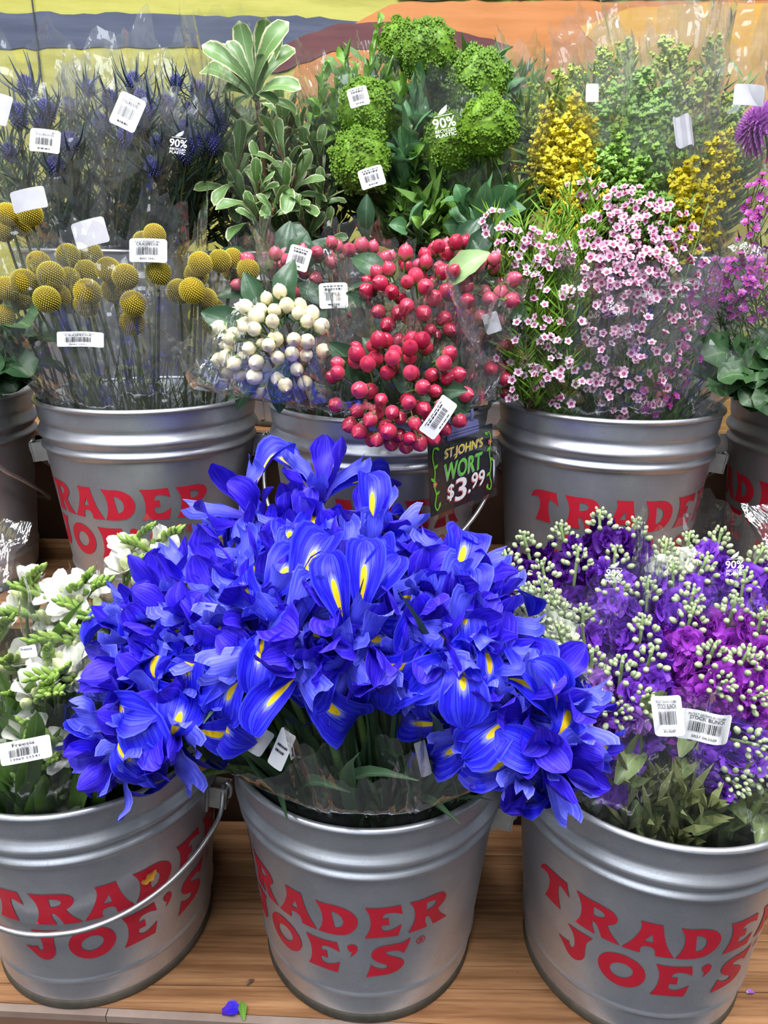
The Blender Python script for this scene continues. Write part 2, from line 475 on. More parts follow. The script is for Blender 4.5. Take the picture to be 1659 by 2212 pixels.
def wpoly(name, pix, a, b, seed, dy):
    rough_poly(name, [wp(*q) for q in pix], paint(name + '_paint', a, b), wall, WY - .0015 - dy, .0025, seed)
wpoly('mural_band', [(-900, -60), (-200, 20), (60, 28), (330, 30), (420, 34), (640, 35), (740, 43), (830, 50), (1000, 90), (1000, 140), (700, 107), (420, 104), (250, 104), (0, 106), (-900, 110)], (.045, .058, .095), (.075, .09, .135), 3, .0000)
wpoly('mural_hill', [(780, 45), (840, 14), (880, 4), (1000, 3), (1300, 4), (2600, -10), (2600, 360), (600, 360), (640, 130), (700, 90)], (.40, .15, .04), (.50, .20, .065), 5, .0006)
wpoly('mural_hill', [(1250, 60), (1360, 20), (1500, 8), (2600, 0), (2600, 330), (1500, 330)], (.50, .27, .045), (.58, .33, .07), 6, .0012)
wpoly('mural_hill', [(520, 150), (640, 85), (740, 50), (830, 46), (960, 62), (1060, 86), (1108, 104), (1080, 112), (900, 104), (720, 112), (600, 160)], (.085, .025, .03), (.13, .045, .045), 7, .0018)
wpoly('mural_band', [(860, 2), (1000, -1), (1300, 0), (2400, -10), (2400, -40), (860, -30)], (.06, .06, .05), (.10, .10, .08), 8, .0024)
put('panel_joint', MB().add(*boxv(-.0012, .0012, -.0005, .0005, -1.2, 1.2)).mesh('panel_joint', M_INK, False), wall, Vector((wp(78, 60)[0], WY - .0035, 1.1)))
put('floor', MB().add(*boxv(-3, 3, -4, 1.6, -.56, -.5)).mesh('floor', M_FLOOR, False), None, None, kind='structure', label='dark shop floor in front of the flower display')

# tiered display stand
ST2, ST3 = .308, .492
stand = thing('display_stand', 'tiered wooden display stand that carries all the flower buckets', 'display stand', (0, .9, -.5))
def fy(x): return .5415 - .037 * x
def shelf(z, y0, y1, wide, name, slant):
    base = put(name, MB().add(*boxv(-wide, wide, y0 + .02, y1, -.03, -.009)).mesh(name, M_DARK, False), stand, Vector((0, 0, z)))
    rng = random.Random(int(z * 1000) + 5); y = y0; row = 0
    while y < y1 - .005:
        h = min(.0635, y1 - y)
        x = -wide + rng.uniform(-.4, 0)
        while x < wide:
            L = rng.uniform(.55, .95); a, b = max(x, -wide), min(x + L, wide)
            if b - a > .03:
                V, F = boxv(a + .0005, b - .0005, y + .0005, y + h - .0005, -.009, 0)
                if slant and row == 0: V = [(v[0], v[1] if v[1] > y + .01 else fy(v[0]) + .009, v[2]) for v in V]
                put('plank', MB().add(V, F).mesh('plank', M_WOOD, False), base, Vector((0, 0, z)))
            x += L
        y += h; row += 1
shelf(0, .5235, .835, 1.3, 'lower_shelf', True)
shelf(ST2, .835, 1.135, 1.3, 'middle_shelf', False)
shelf(ST3, 1.135, WY - .005, 1.3, 'upper_shelf', False)
for z0, z1, y in ((0, ST2 - .03, .835), (ST2, ST3 - .03, 1.135)):
    put('riser', MB().add(*boxv(-1.3, 1.3, y + .02, y + .035, z0 - .03, z1)).mesh('riser', M_DARK, False), stand, None)
put('riser', MB().add(*boxv(-1.3, 1.3, .60, .615, -.5, -.03)).mesh('riser', M_DARK, False), stand, None)
for x0, x1 in ((-1.3, -.2845), (-.2835, .42), (.421, 1.3)):
    V, F = boxv(x0, x1, 0, 0, -.03, -.0006)
    V = [(v[0], fy(v[0]) + (.0085 if i % 4 > 1 else 0), v[2]) for i, v in enumerate(V)]
    put('edge_trim', MB().add(V, F).mesh('edge_trim', M_EDGE, False), stand, None)
for x in (-1.25, 1.25):
    put('leg', MB().add(*boxv(x - .03, x + .03, .62, .68, -.5, -.03)).mesh('leg', M_DARK, False), stand, None)
    put('leg', MB().add(*boxv(x - .03, x + .03, 1.45, 1.51, -.5, ST3 - .03)).mesh('leg', M_DARK, False), stand, None)

# ================================================================ BUCKETS
def bucket_profile():
    P = [(BR0 - .004, .004), (BR0 - .0005, .004), (BR0 + .0005, .012)]
    for i in range(1, 120):
        z = .012 + (BH - .016) * i / 120
        b = 0
        b += .0052 * math.exp(-((z - .2295) / .0068) ** 2 * 1.0) ** 1.4
        b += .0042 * math.exp(-((z - .2120) / .0036) ** 2)
        b -= .0014 * math.exp(-((z - .2420) / .0030) ** 2)
        b -= .0012 * math.exp(-((z - .2190) / .0018) ** 2)
        b += .0022 * math.exp(-((z - .0430) / .0018) ** 2)
        P.append((brad(z) + b, z))
    P += [(BR1 - .0005, BH - .003), (BR1 - .002, BH - .001), (BR1 - .0035, BH - .003)]
    for i in range(1, 12):
        z = BH - .003 - (BH - .02) * i / 12
        P.append((brad(z) - .003, z))
    P += [(BR0 - .004, .014), (.0, .014)]
    return P
ME_BODY = MB().add(*lathe(bucket_profile(), 112)).mesh('body', M_ZINC)
ME_RIM = MB().add(*lathe([(BR1 - .0005 + .0034 * math.cos(q), BH - .0015 + .0034 * math.sin(q)) for q in (2 * PI * i / 12 for i in range(13))], 112)).mesh('rim', M_ZINC)
ME_FOOT = MB().add(*lathe([(BR0 - .008, 0), (BR0 + .0005, 0), (BR0 + .0022, .003), (BR0 + .002, .009), (BR0 + .0008, .0125), (BR0 - .008, .0125), (BR0 - .008, 0)], 96)).mesh('foot_ring', M_FOOT)
ME_LET = lettering_mesh()
def ear_mesh():
    mb = MB()
    mb.add(*boxv(-.013, .013, -.0012, .0012, -.017, .017))              # plate riveted on the wall of the bucket
    mb.add(*boxv(-.0095, -.0075, -.019, -.001, -.013, .013)).add(*boxv(.0075, .0095, -.019, -.001, -.013, .013))
    for z0, z1 in ((-.013, -.006), (.004, .013)): mb.add(*boxv(-.0095, .0095, -.0205, -.0185, z0, z1))
    for sx in (-.0105, .0105): mb.add(*boxv(-.0095 if sx < 0 else .005, -.005 if sx < 0 else .0095, -.0205, -.0185, -.006, .004))
    for sz in (-.0135, .0135):
        V, F, U = lathe([(0, .0016), (.0018, .0013), (.0024, 0)], 8)
        mb.add([(v[0], -.0012 - v[2], v[1] + sz) for v in V], F)
    return mb.mesh('ear', M_EAR, False)
ME_EAR = ear_mesh()
def rot(v, a): return Vector((v.x * math.cos(a) - v.y * math.sin(a), v.x * math.sin(a) + v.y * math.cos(a), v.z))
def bucket(x, y, z, label, letter_deg, ear_deg=90, handle=None, group='galvanized flower buckets', letters=True):
    """letter_deg: where the writing is centred, ear_deg: one of the two brackets; degrees round from the side that faces the shop, to the right"""
    t = thing('galvanized_bucket', label, 'bucket', (x, y, z), group)
    B = Matrix.Translation((x, y, z))
    body = put('body', ME_BODY, t, B @ Matrix.Rotation(math.radians(letter_deg), 4, 'Z'))
    put('rim', ME_RIM, t, B); put('foot_ring', ME_FOOT, t, B)
    if letters: put('lettering', ME_LET, body, B @ Matrix.Rotation(math.radians(letter_deg), 4, 'Z'), label='red painted lettering')
    e = math.radians(ear_deg); zr = .196
    seam = math.radians(letter_deg + 150)
    sm = MB().add(*boxv(-.003, .003, -.0012, .001, 0, .19)).mesh('seam', M_ZINC, False)
    put('seam', sm, body, B @ Matrix.Rotation(seam, 4, 'Z') @ Matrix.Translation((0, -brad(.012) - .0006, .012)) @ Matrix.Rotation(math.atan2(BR1 - BR0, BH), 4, 'X'))
    for k in (0, PI):
        er = put('ear', ME_EAR, t, B @ Matrix.Rotation(e + k, 4, 'Z') @ Matrix.Translation((0, -brad(zr) - .001, zr)) @ Matrix.Rotation(math.atan2(BR1 - BR0, BH), 4, 'X'))
    a = rot(Vector((0, -1, 0)), e); p = rot(Vector((0, -1, 0)), e - PI / 2)      # ear axis and the side the bail falls to
    drop, side = (handle or (math.radians(-40), 1))[:2]
    p = p * side; Re = brad(zr) + .013; Lh = handle[2] if handle and len(handle) > 2 else .178
    q = (p * math.cos(drop) + Vector((0, 0, math.sin(drop)))) * Lh
    c = Vector((x, y, z + zr + .002)); pts = []
    for sgn in (1, -1):
        loop = [c + a * sgn * (Re + .006) + Vector((0, 0, .012)), c + a * sgn * (Re + .0105) + Vector((0, 0, .006)), c + a * sgn * (Re + .009) + Vector((0, 0, -.005)), c + a * sgn * (Re + .002) + Vector((0, 0, -.007)), c + a * sgn * (Re - .001) + Vector((0, 0, .002)), c + a * sgn * (Re + .004) + Vector((0, 0, .010)) + q * .03]
        arc = [c + a * sgn * (Re + .008) * math.cos(f) + q * math.sin(f) for f in (.16, .32, .5, .7, .9, 1.1, 1.3)]
        pts = loop + arc if sgn == 1 else pts + [c + q] + (loop + arc)[::-1]
    part_tube('bail_handle', t, pts, .0027, M_WIRE, 8, 110)
    return t
PB = {'C': (-.012, .665, 0), 'R': (.289, .647, 0), 'L': (-.3225, .676, 0), 'C2': (-.008, .957, ST2), 'L2': (-.322, .992, ST2), 'R2': (.297, .972, ST2), 'LL2': (-.632, .98, ST2), 'RR2': (.625, .985, ST2)}
def az(k):  # bearing from a bucket to the camera
    x, y, z = PB[k]; return math.degrees(math.atan2(-x, y))
HB = (math.radians(-52), 1)
def mk(k, label, lt, er, hd=None): return bucket(*PB[k], label, az(k) + lt, az(k) + er, hd)
mk('C', 'galvanized bucket with red lettering, full of blue irises', -25, 76, (math.radians(-38), -1))
mk('R', 'galvanized bucket with red lettering, full of purple and white stock', 17, -88, (math.radians(-38), 1))
mk('L', 'galvanized bucket full of white freesias, bail lying across its red lettering', 8, 58, (math.radians(-25), 1, .158))
mk('C2', 'galvanized bucket on the middle shelf carrying the black price card', -10, 78, (math.radians(-42), 1))
mk('L2', 'galvanized bucket on the middle shelf, full of yellow craspedia balls', -33, 84, (math.radians(-38), -1))
mk('R2', 'galvanized bucket on the middle shelf, full of pink waxflower', 23, -84, (math.radians(-38), 1))
mk('LL2', 'shadowed bucket beside the craspedia bucket, its lettering turned away', 130, 22, (math.radians(-38), -1))
mk('RR2', 'shadowed bucket beside the waxflower bucket under purple flowers', -60, 95, (math.radians(-33), -1, .158))
for i, (x, lab) in enumerate(((-.47, 'bucket on the upper shelf under the blue thistles'), (-.16, 'bucket on the upper shelf under the variegated leaves'), (.16, 'bucket on the upper shelf under the green dianthus'), (.47, 'bucket on the upper shelf under the goldenrod'))):
    bucket(x, 1.292, ST3, 'galvanized ' + lab, 190, 25, (math.radians(-38), -1))
# ================================================================ SLEEVES, STICKERS
def nv(p, k, sd): return noise.noise_vector(Vector((p.x * k + sd, p.y * k - sd, p.z * k + sd * .7)))
BUCKETS = [Vector(p) for p in PB.values()] + [Vector((x, 1.292, ST3)) for x in (-.47, -.16, .16, .47)]
def inside(p, c, gap=.011, k=1.7):
    """keeps a point of a wrapper within its bucket up to the rim"""
    zr = c.z + BH; p = Vector((p.x, p.y, max(p.z, c.z + .018))); lim = brad(min(p.z - c.z, BH)) - gap + max(0, p.z - zr - .007) * k
    v = Vector((p.x - c.x, p.y - c.y, 0)); l = v.length
    if l > lim: v *= lim / l
    return Vector((c.x + v.x, c.y + v.y, p.z))
def clear(p, c, gap=.009):
    """whether a point is inside bucket c, or above its rim"""
    return p.z > c.z + BH + .008 or (p.z > c.z + .018 and math.hypot(p.x - c.x, p.y - c.y) < brad(p.z - c.z) - gap)
def home(b): return min(BUCKETS, key=lambda c: (Vector(b) - c).length)
def sleeve(par, b, t, r0, r1, seed, mat=None, up=.05, flat=.8, power=1.0, wr=.10, crum=.004, spikes=3, name='sleeve', m=84, n=30, lean=.9):
    """clear wrapper: a cone of film from b (narrow) to t (wide) with folds and a ragged, peaked top edge"""
    rng = random.Random(seed); b = Vector(b); t = Vector(t); ax = t - b; L = ax.length; u = ax.normalized()
    ex = Vector((1, 0, 0)); ex = (ex - u * ex.dot(u)).normalized(); ey = u.cross(ex)
    k1, k2, k3 = rng.randint(5, 8), rng.randint(11, 15), rng.randint(21, 29)
    f1, f2, f3, f4 = (rng.uniform(0, 6.28) for _ in range(4))
    pk = [rng.uniform(0, 6.28) for _ in range(spikes)]; ph = [rng.uniform(.5, 1.0) for _ in range(spikes)]
    V = []; UV = []; hb = home(b)
    for i in range(n + 1):
        v = i / n
        for j in range(m):
            q = 2 * PI * j / m
            e = 0
            for a, h in zip(pk, ph):
                d = abs((q - a + PI) % (2 * PI) - PI)
                e = max(e, h * max(0, 1 - d / .75))
            e += .12 * math.sin(k2 * q + f3) + .10 * math.sin(k3 * q + f4)
            rr = (r0 + (r1 - r0) * v ** power) * (1 + wr * (.25 + .75 * v) * (.5 * math.sin(k1 * q + f1 + v) + .35 * math.sin(k2 * q + f2 - 2 * v) + .3 * math.sin(k3 * q + f3)))
            p = b + ax * v + u * (up * e * v ** 3) + (ex * math.cos(q) + ey * math.sin(q) * flat) * rr
            p += nv(p, 24, seed) * crum * 1.6 + nv(p, 70, seed + 3) * crum * .8
            p = inside(p, hb, .0065, lean)
            V.append(tuple(p - b)); UV.append((j / m if j < m else 1, v))
    return put(name, MB().add(V, gridf(n, m, True), UV).mesh(name, mat or M_FILM), par, Matrix.Translation(b))

def sheet(par, pts, seed, mat=None, crum=.004, name='film_flap', n=12):
    """a loose flap of film through four corner points (lower two, then upper two)"""
    A, B, C, D = (Vector(p) for p in pts); o = A.copy(); V = []; UV = []
    nrm = (B - A).cross(D - A).normalized()
    for i in range(n + 1):
        v = i / n
        for j in range(n + 1):
            u = j / n
            p = (A * (1 - u) + B * u) * (1 - v) + (D * (1 - u) + C * u) * v
            p += nrm * (.012 * math.sin(PI * u) * math.sin(PI * v * .8 + .3) + .003 * math.sin(u * 17 + seed)) + nv(p, 40, seed) * crum
            V.append(tuple(p - o)); UV.append((u * .3, v))
    return put(name, MB().add(V, gridf(n, n), UV).mesh(name, mat or M_FILM2), par, Matrix.Translation(o))

def rrect(w, h, r, n=5):
    P = []
    for cx, cy, a0 in ((w / 2 - r, h / 2 - r, 0), (-w / 2 + r, h / 2 - r, PI / 2), (-w / 2 + r, -h / 2 + r, PI), (w / 2 - r, -h / 2 + r, 1.5 * PI)):
        P += [(cx + r * math.cos(a0 + PI / 2 * i / n), cy + r * math.sin(a0 + PI / 2 * i / n)) for i in range(n + 1)]
    return P
def sticker(par, loc, nrm, w, h, roll=0.0, lines=(), seed=0, bend=.25, back=False, wave=.0, bars=True):
    """paper price sticker on the film, printed with a barcode and text; curved round the bouquet"""
    rng = random.Random(seed + 77); nx, ny = 12, 6
    def cv(x, y, z):
        return (x, y, z - bend * x * x / w - bend * .3 * y * y / h + wave * math.sin(x / w * 9) * h * .12)
    mb = MB()
    P = rrect(w, h, min(w, h) * .12)
    bm = bmesh.new(); vs = [bm.verts.new((p[0], p[1], 0)) for p in P]; bm.faces.new(vs)
    for k in range(1, nx):
        bmesh.ops.bisect_plane(bm, geom=bm.verts[:] + bm.edges[:] + bm.faces[:], plane_co=(-w / 2 + w * k / nx, 0, 0), plane_no=(1, 0, 0))
    bm.verts.index_update()
    V = [cv(v.co.x, v.co.y, 0) for v in bm.verts]; F = [tuple(v.index for v in f.verts) for f in bm.faces]; bm.free()
    nb = len(V)
    mb.add(V + [(v[0], v[1], v[2] - .0002) for v in V], F + [tuple(i + nb for i in f[::-1]) for f in F])
    x = Vector((1, 0, .02)); M = frame(loc, nrm, x, roll)
    o = put('sticker', mb.mesh('sticker', M_STKB if back else M_STK, False), par, M)
    if back: return o
    pr = MB()
    if bars:
        xx = -w * .30
        while xx < w * .27:
            bw = rng.choice((.006, .011, .018)) * w
            y0, y1 = (-h * .20, h * .13)
            pr.add([cv(xx, y0, .0004), cv(xx + bw, y0, .0004), cv(xx + bw, y1, .0004), cv(xx, y1, .0004)], [(0, 1, 2, 3)])
            xx += bw + rng.choice((.007, .012, .016)) * w
    tm = MB()
    for s, x0, x1, y0, y1 in lines:
        if s: text_into(tm, s, x0 * w, x1 * w, y0 * h, y1 * h, .0005); continue
        x = x0                                              # print too small to read: a row of word-long strokes
        while x < x1 - .02:
            l = min(rng.uniform(.04, .12), x1 - x); ym = (y0 + y1) / 2; q = (y1 - y0) * .3
            tm.add([(x * w, (ym - q) * h, .0005), ((x + l) * w, (ym - q) * h, .0005), ((x + l) * w, (ym + q) * h, .0005), (x * w, (ym + q) * h, .0005)], [(0, 1, 2, 3)]); x += l + .025
    pr.add([cv(*v) for v in tm.V], tm.F)
    if pr.V: put('print', pr.mesh('print', M_INK, False), o, M)
    return o

def print90(par, loc, nrm, h, roll=0.0):
    """white '90%' and leaf mark printed on the film"""
    mb = MB(); text_into(mb, '90%', -.5 * h, .5 * h, -.15 * h, .28 * h, 0)
    text_into(mb, 'RECYCLED', -.45 * h, .45 * h, -.33 * h, -.21 * h, 0); text_into(mb, 'PLASTIC', -.45 * h, .45 * h, -.52 * h, -.38 * h, 0)
    P = [Vector((p[0], p[1], 0)) for p in chaikin([(-.22 * h, .42 * h), (-.05 * h, .62 * h), (.24 * h, .78 * h), (.2 * h, .55 * h), (.02 * h, .42 * h)])]
    mb.add(P, tessellate_polygon([P])); mb.add(*boxv(-.4 * h, .4 * h, .355 * h, .375 * h, -.0002, .0002))
    return put('film_print', mb.mesh('film_print', M_WHITE, False), par, frame(loc, nrm, (1, 0, 0), roll), label='white recycled plastic mark printed on the film')

# ================================================================ PLANT PARTS
RNG = random.Random(11)
def U(a, b): return RNG.uniform(a, b)
def jit(k): return Vector((U(-k, k), U(-k, k), U(-k, k)))
def mvar(name, mat, specs): return [MB().add(*ribbon(**sp)).mesh(name, mat) for sp in specs]
def sphere_pts(n, zmin=-1.0):
    g = PI * (3 - 5 ** .5)
    return [Vector((math.cos(i * g) * math.sqrt(max(0, 1 - z * z)), math.sin(i * g) * math.sqrt(max(0, 1 - z * z)), z)) for i in range(n) for z in [1 - (1 - zmin) * (i + .5) / n]]
def blob(r, seg=8, rings=6, z0=0.0, sz=1.0):
    return lathe([(max(1e-5, r * math.sin(PI * i / rings)), z0 - r * sz * math.cos(PI * i / rings)) for i in range(rings + 1)], seg)
def spiky_ball(r, n, spike, mat, name, core=.92, w=.09, sz=1.0):
    mb = MB(); mb.add(*[x for x in blob(r * core, 14, 10, 0, sz)])
    for d in sphere_pts(n):
        d2 = Vector((d.x, d.y, d.z * sz)); a = d.orthogonal().normalized(); b = d.cross(a)
        c = d2 * r * .93; k = w * r
        V = [c + a * k, c + b * k, c - a * k, c - b * k, d2 * (r * .93) + d * spike]
        mb.add(V, [(0, 1, 4), (1, 2, 4), (2, 3, 4), (3, 0, 4)], [(.5, 0)] * 4 + [(.5, 1)])
    return mb.mesh(name, mat, False)

# --- iris
M_FALL = iris_mat('iris_fall_petal', (.008, .002, .50), (.025, .020, .92), (.10, .14, .95), True)
M_STD = iris_mat('iris_standard_petal', (.020, .002, .42), (.045, .018, .80), (.13, .10, .86))
M_STY = iris_mat('iris_style_arm', (.05, .05, .70), (.12, .13, .92), (.30, .35, .96))
M_SPATHE = leafmat('iris_spathe', (.10, .17, .05), (.20, .27, .10))
FALL = mvar('fall_petal', M_FALL, [
    dict(ctrl=[(0, 0), (.010, .018), (.024, .031), (.040, .035), (.056, .029), (.066, .012), (.069, -.012)], width=[(0, .003), (.25, .006), (.42, .009), (.55, .016), (.70, .0235), (.82, .0245), (.92, .019), (.98, .009), (1, .002)], n=16, m=8, cup=.12, ruf=.10, rf=2.2, ph=.4),
    dict(ctrl=[(0, 0), (.012, .016), (.028, .026), (.045, .030), (.062, .026), (.074, .014), (.080, -.006)], width=[(0, .003), (.25, .006), (.42, .009), (.55, .015), (.70, .021), (.82, .022), (.92, .016), (.98, .007), (1, .001)], n=16, m=8, cup=.35, ruf=.16, rf=2.8, ph=1.4),
    dict(ctrl=[(0, 0), (.010, .02), (.022, .036), (.036, .040), (.048, .030), (.053, .010), (.050, -.016)], width=[(0, .003), (.25, .006), (.42, .009), (.55, .017), (.70, .025), (.82, .026), (.92, .021), (.98, .011), (1, .002)], n=16, m=8, cup=-.14, ruf=.14, rf=2.0, ph=2.6),
    dict(ctrl=[(0, 0), (.013, .015), (.030, .024), (.050, .028), (.070, .030), (.086, .024), (.096, .010)], width=[(0, .003), (.25, .006), (.42, .008), (.55, .014), (.70, .019), (.82, .018), (.92, .012), (.98, .005), (1, .001)], n=16, m=8, cup=.7, ruf=.12, rf=2.4, ph=.9)])
STDS = mvar('standard_petal', M_STD, [
    dict(ctrl=[(0, 0), (.006, .02), (.012, .043), (.015, .064), (.010, .084)], width=[(0, .003), (.3, .006), (.55, .012), (.75, .0155), (.9, .012), (1, .002)], n=12, m=6, cup=.35, ruf=.22, rf=1.8),
    dict(ctrl=[(0, 0), (.010, .018), (.022, .038), (.034, .054), (.040, .072)], width=[(0, .003), (.3, .006), (.55, .013), (.75, .017), (.9, .013), (1, .003)], n=12, m=6, cup=.5, ruf=.25, rf=2.4, ph=1.1),
    dict(ctrl=[(0, 0), (.007, .018), (.010, .040), (.004, .060), (-.010, .072)], width=[(0, .003), (.3, .006), (.55, .013), (.75, .017), (.9, .014), (1, .004)], n=12, m=6, cup=-.4, ruf=.2, rf=2.0, ph=2.2)])
STYLE = mvar('style_arm', M_STY, [
    dict(ctrl=[(0, 0), (.008, .022), (.020, .038), (.034, .045), (.045, .054), (.047, .066)], width=[(0, .003), (.3, .007), (.6, .010), (.8, .012), (.95, .010), (1, .007)], n=10, m=6, cup=-.5, ruf=.15, rf=2.2, notch=.010),
    dict(ctrl=[(0, 0), (.009, .020), (.022, .034), (.036, .040), (.050, .044), (.056, .053)], width=[(0, .003), (.3, .007), (.6, .011), (.8, .013), (.95, .011), (1, .007)], n=10, m=6, cup=-.6, ruf=.2, rf=2.6, notch=.012)])
ME_TUBE = MB().add(*lathe([(.0001, -.045), (.0032, -.043), (.0040, -.03), (.0045, -.018), (.0032, -.008), (.0042, .002), (.0001, .004)], 8)).mesh('bloom', plain('iris_perianth_tube', (.06, .02, .30), (.10, .16, .10), .5))
ME_SPATHE = mvar('spathe', M_SPATHE, [dict(ctrl=[(0, -.065), (.006, -.045), (.008, -.022), (.004, .0)], width=[(0, .004), (.4, .0075), (.75, .005), (1, .0003)], n=8, m=4, cup=.9)])[0]
ME_BLADE = mvar('leaf', leafmat('iris_leaf', (.035, .085, .045), (.085, .16, .075), (.16, .24, .12)), [
    dict(ctrl=[(0, 0), (.004, .07), (.016, .14), (.035, .20), (.062, .25)], width=[(0, .006), (.3, .0085), (.7, .006), (1, .0004)], n=12, m=4, cup=.6),
    dict(ctrl=[(0, 0), (.010, .08), (.028, .15), (.060, .19), (.100, .195)], width=[(0, .006), (.3, .009), (.7, .006), (1, .0004)], n=12, m=4, cup=.6),
    dict(ctrl=[(0, 0), (.002, .08), (.006, .16), (.012, .235)], width=[(0, .006), (.3, .009), (.8, .005), (1, .0004)], n=10, m=4, cup=.7)])
def iris_bloom(par, pos, d, roll, s, droop=0.0):
    M = frame(pos, d, None, roll, s)
    b = put('bloom', ME_TUBE, par, M)
    put('spathe', ME_SPATHE, b, M @ Matrix.Rotation(U(0, 6.28), 4, 'Z'))
    for k in range(3):
        R = Matrix.Rotation(k * 2 * PI / 3 + U(-.2, .2), 4, 'Z')
        put('fall_petal', RNG.choice(FALL), b, M @ R @ Matrix.Rotation(U(-.15, .35) + droop, 4, 'Y') @ Matrix.Rotation(U(-.25, .25), 4, 'X'))
        put('style_arm', RNG.choice(STYLE), b, M @ R @ Matrix.Rotation(U(-.08, .08), 4, 'Y'))
        R2 = Matrix.Rotation(k * 2 * PI / 3 + PI / 3 + U(-.2, .2), 4, 'Z')
        put('standard_petal', RNG.choice(STDS), b, M @ R2 @ Matrix.Rotation(U(-.1, .35), 4, 'Y') @ Matrix.Rotation(U(-.3, .3), 4, 'X'))
def stem_to(par, base, pos, d, r, mat, off=.04, name='stem', bow=.25):
    e = Vector(pos) - Vector(d).normalized() * off
    mid = Vector(base).lerp(e, .55) + Vector((0, 0, (e - Vector(base)).length * bow * .3))
    return part_tube(name, par, [base, mid, e], r, mat, 6)

# ---------------------------------------------------------------- irises
CB = Vector((-.015, .665, 0))
def iris_bouquet(label, base, blooms, seed, slv=None, leaves=6, anchor=None):
    leaves = leaves * 2
    global RNG
    RNG = random.Random(seed)
    base = Vector(base); t = thing('iris_bouquet', label, 'bouquet', base, 'iris bouquets in the front bucket')
    anchor = Vector(anchor) if anchor else CB + Vector((0, .02, .10))
    for bl in blooms:
        px, py, Y = bl[:3]; s = bl[3] if len(bl) > 3 else .86
        pos = at(px, py, Y); d = (pos - anchor).normalized() + Vector((0, -.25, .28)) + jit(.38)
        if len(bl) > 4: d = Vector(bl[4])
        d.normalize()
        iris_bloom(t, pos - d * .03, d, U(0, 6.28), s * U(.92, 1.08))
        stem_to(t, base + Vector((U(-.02, .02), U(-.02, .02), 0)), pos - d * .03, d, .0042, M_STEM, .045 * s)
    c = sum((at(*b[:3]) for b in blooms), Vector()) / len(blooms)
    for k in range(leaves):
        b0 = base.lerp(c, U(.1, .45)) + jit(.015)
        d = (c - base).normalized() + jit(.25)
        put('leaf', RNG.choice(ME_BLADE), t, frame(b0, d, (U(-1, 1), U(-1, .3), 0), 0, U(.8, 1.25)))
    if slv: sleeve(t, base, *slv[:3], seed, M_FILM3, **(slv[3] if len(slv) > 3 else {}))
    return t
G = lambda *a: list(a)
iris_bouquet('tallest iris bouquet, its topmost bloom standing before the middle shelf buckets', (-.03, .72, .02), G(
    (695, 1035, .73, .9, (.05, -.25, 1)), (505, 1095, .70, .86, (-.5, -.6, .6)), (590, 1120, .70), (655, 1120, .69), (560, 1180, .67), (640, 1200, .66), (720, 1150, .70), (790, 1120, .70), (845, 1165, .68, .86, (.6, -.5, .6)), (470, 1200, .67), (750, 1210, .65), (690, 1230, .64), (800, 1220, .65, .86, (.2, -.9, .3))),
    3, (at(665, 1230, .68), .03, .085, dict(up=.03, wr=.06, crum=.002)), 6)
iris_bouquet('iris bouquet fanning out over the white freesias', (-.07, .66, .02), G(
    (430, 1240, .64), (365, 1310, .62), (310, 1355, .60), (370, 1375, .59), (430, 1320, .61), (275, 1430, .575, .86, (-.9, -.4, .3)), (330, 1435, .57), (400, 1425, .57), (250, 1515, .55, .86, (-.9, -.4, .1)), (300, 1490, .55), (385, 1480, .55), (215, 1590, .54, .8, (-.9, -.5, .05)), (270, 1560, .53), (350, 1550, .53, .86, (-.3, -.9, .1)), (440, 1450, .56), (240, 1650, .53, .8, (-.7, -.7, -.2)), (350, 1610, .52, .86, (.1, -1, -.1)), (360, 1265, .64), (320, 1400, .58, .86, (-.4, -.8, .3)), (370, 1300, .61)),
    5, (at(350, 1520, .60), .03, .085, dict(up=.02, wr=.06, crum=.002)), 8)
iris_bouquet('iris bouquet with a broad pale drooping petal at its front', (-.03, .62, .02), G(
    (520, 1243, .62), (600, 1264, .60, .86, (.1, -.9, .4)), (470, 1307, .59), (555, 1332, .565, .9, (-.1, -1, .35)), (620, 1362, .55, .86, (.2, -1, .2)), (540, 1383, .55), (610, 1400, .535, 1.02, (0, -.92, .45)), (480, 1375, .555), (660, 1298, .57), (570, 1290, .58), (640, 1220, .62), (430, 1349, .575)),
    7, (at(575, 1560, .545), .028, .07, dict(up=.02, wr=.06, crum=.002)), 8)
iris_bouquet('upright iris bouquet in a clear sleeve reaching the bucket rim', (.02, .61, .02), G(
    (700, 1266, .60), (770, 1291, .59), (700, 1344, .56, .86, (-.3, -.8, .4)), (770, 1348, .555), (730, 1384, .54, .9, (-.1, -1, .3)), (790, 1418, .53, .86, (.3, -1, .1)), (830, 1340, .56), (760, 1438, .525, .86, (0, -1, -.05)), (690, 1388, .54), (800, 1266, .60), (740, 1234, .62)),
    9, (at(770, 1590, .53), .032, .058, dict(up=.045, wr=.05, crum=.002, spikes=2)), 8)
iris_bouquet('iris bouquet beside the white stock, violet buds among its blooms', (.045, .64, .02), G(
    (880, 1260, .62), (935, 1243, .62), (995, 1220, .62, .9, (.3, -.4, .9)), (1030, 1273, .60), (890, 1332, .58), (942, 1328, .575, .9, (0, -1, .3)), (1005, 1332, .575), (914, 1392, .555), (970, 1400, .55, .86, (.1, -1, .2)), (1030, 1383, .56), (900, 1440, .54, .8, (-.2, -1, 0)), (1037, 1430, .55), (970, 1273, .60), (1054, 1332, .585), (998, 1383, .56)),
    11, (at(985, 1560, .555), .03, .075, dict(up=.035, wr=.05, crum=.002)), 9)
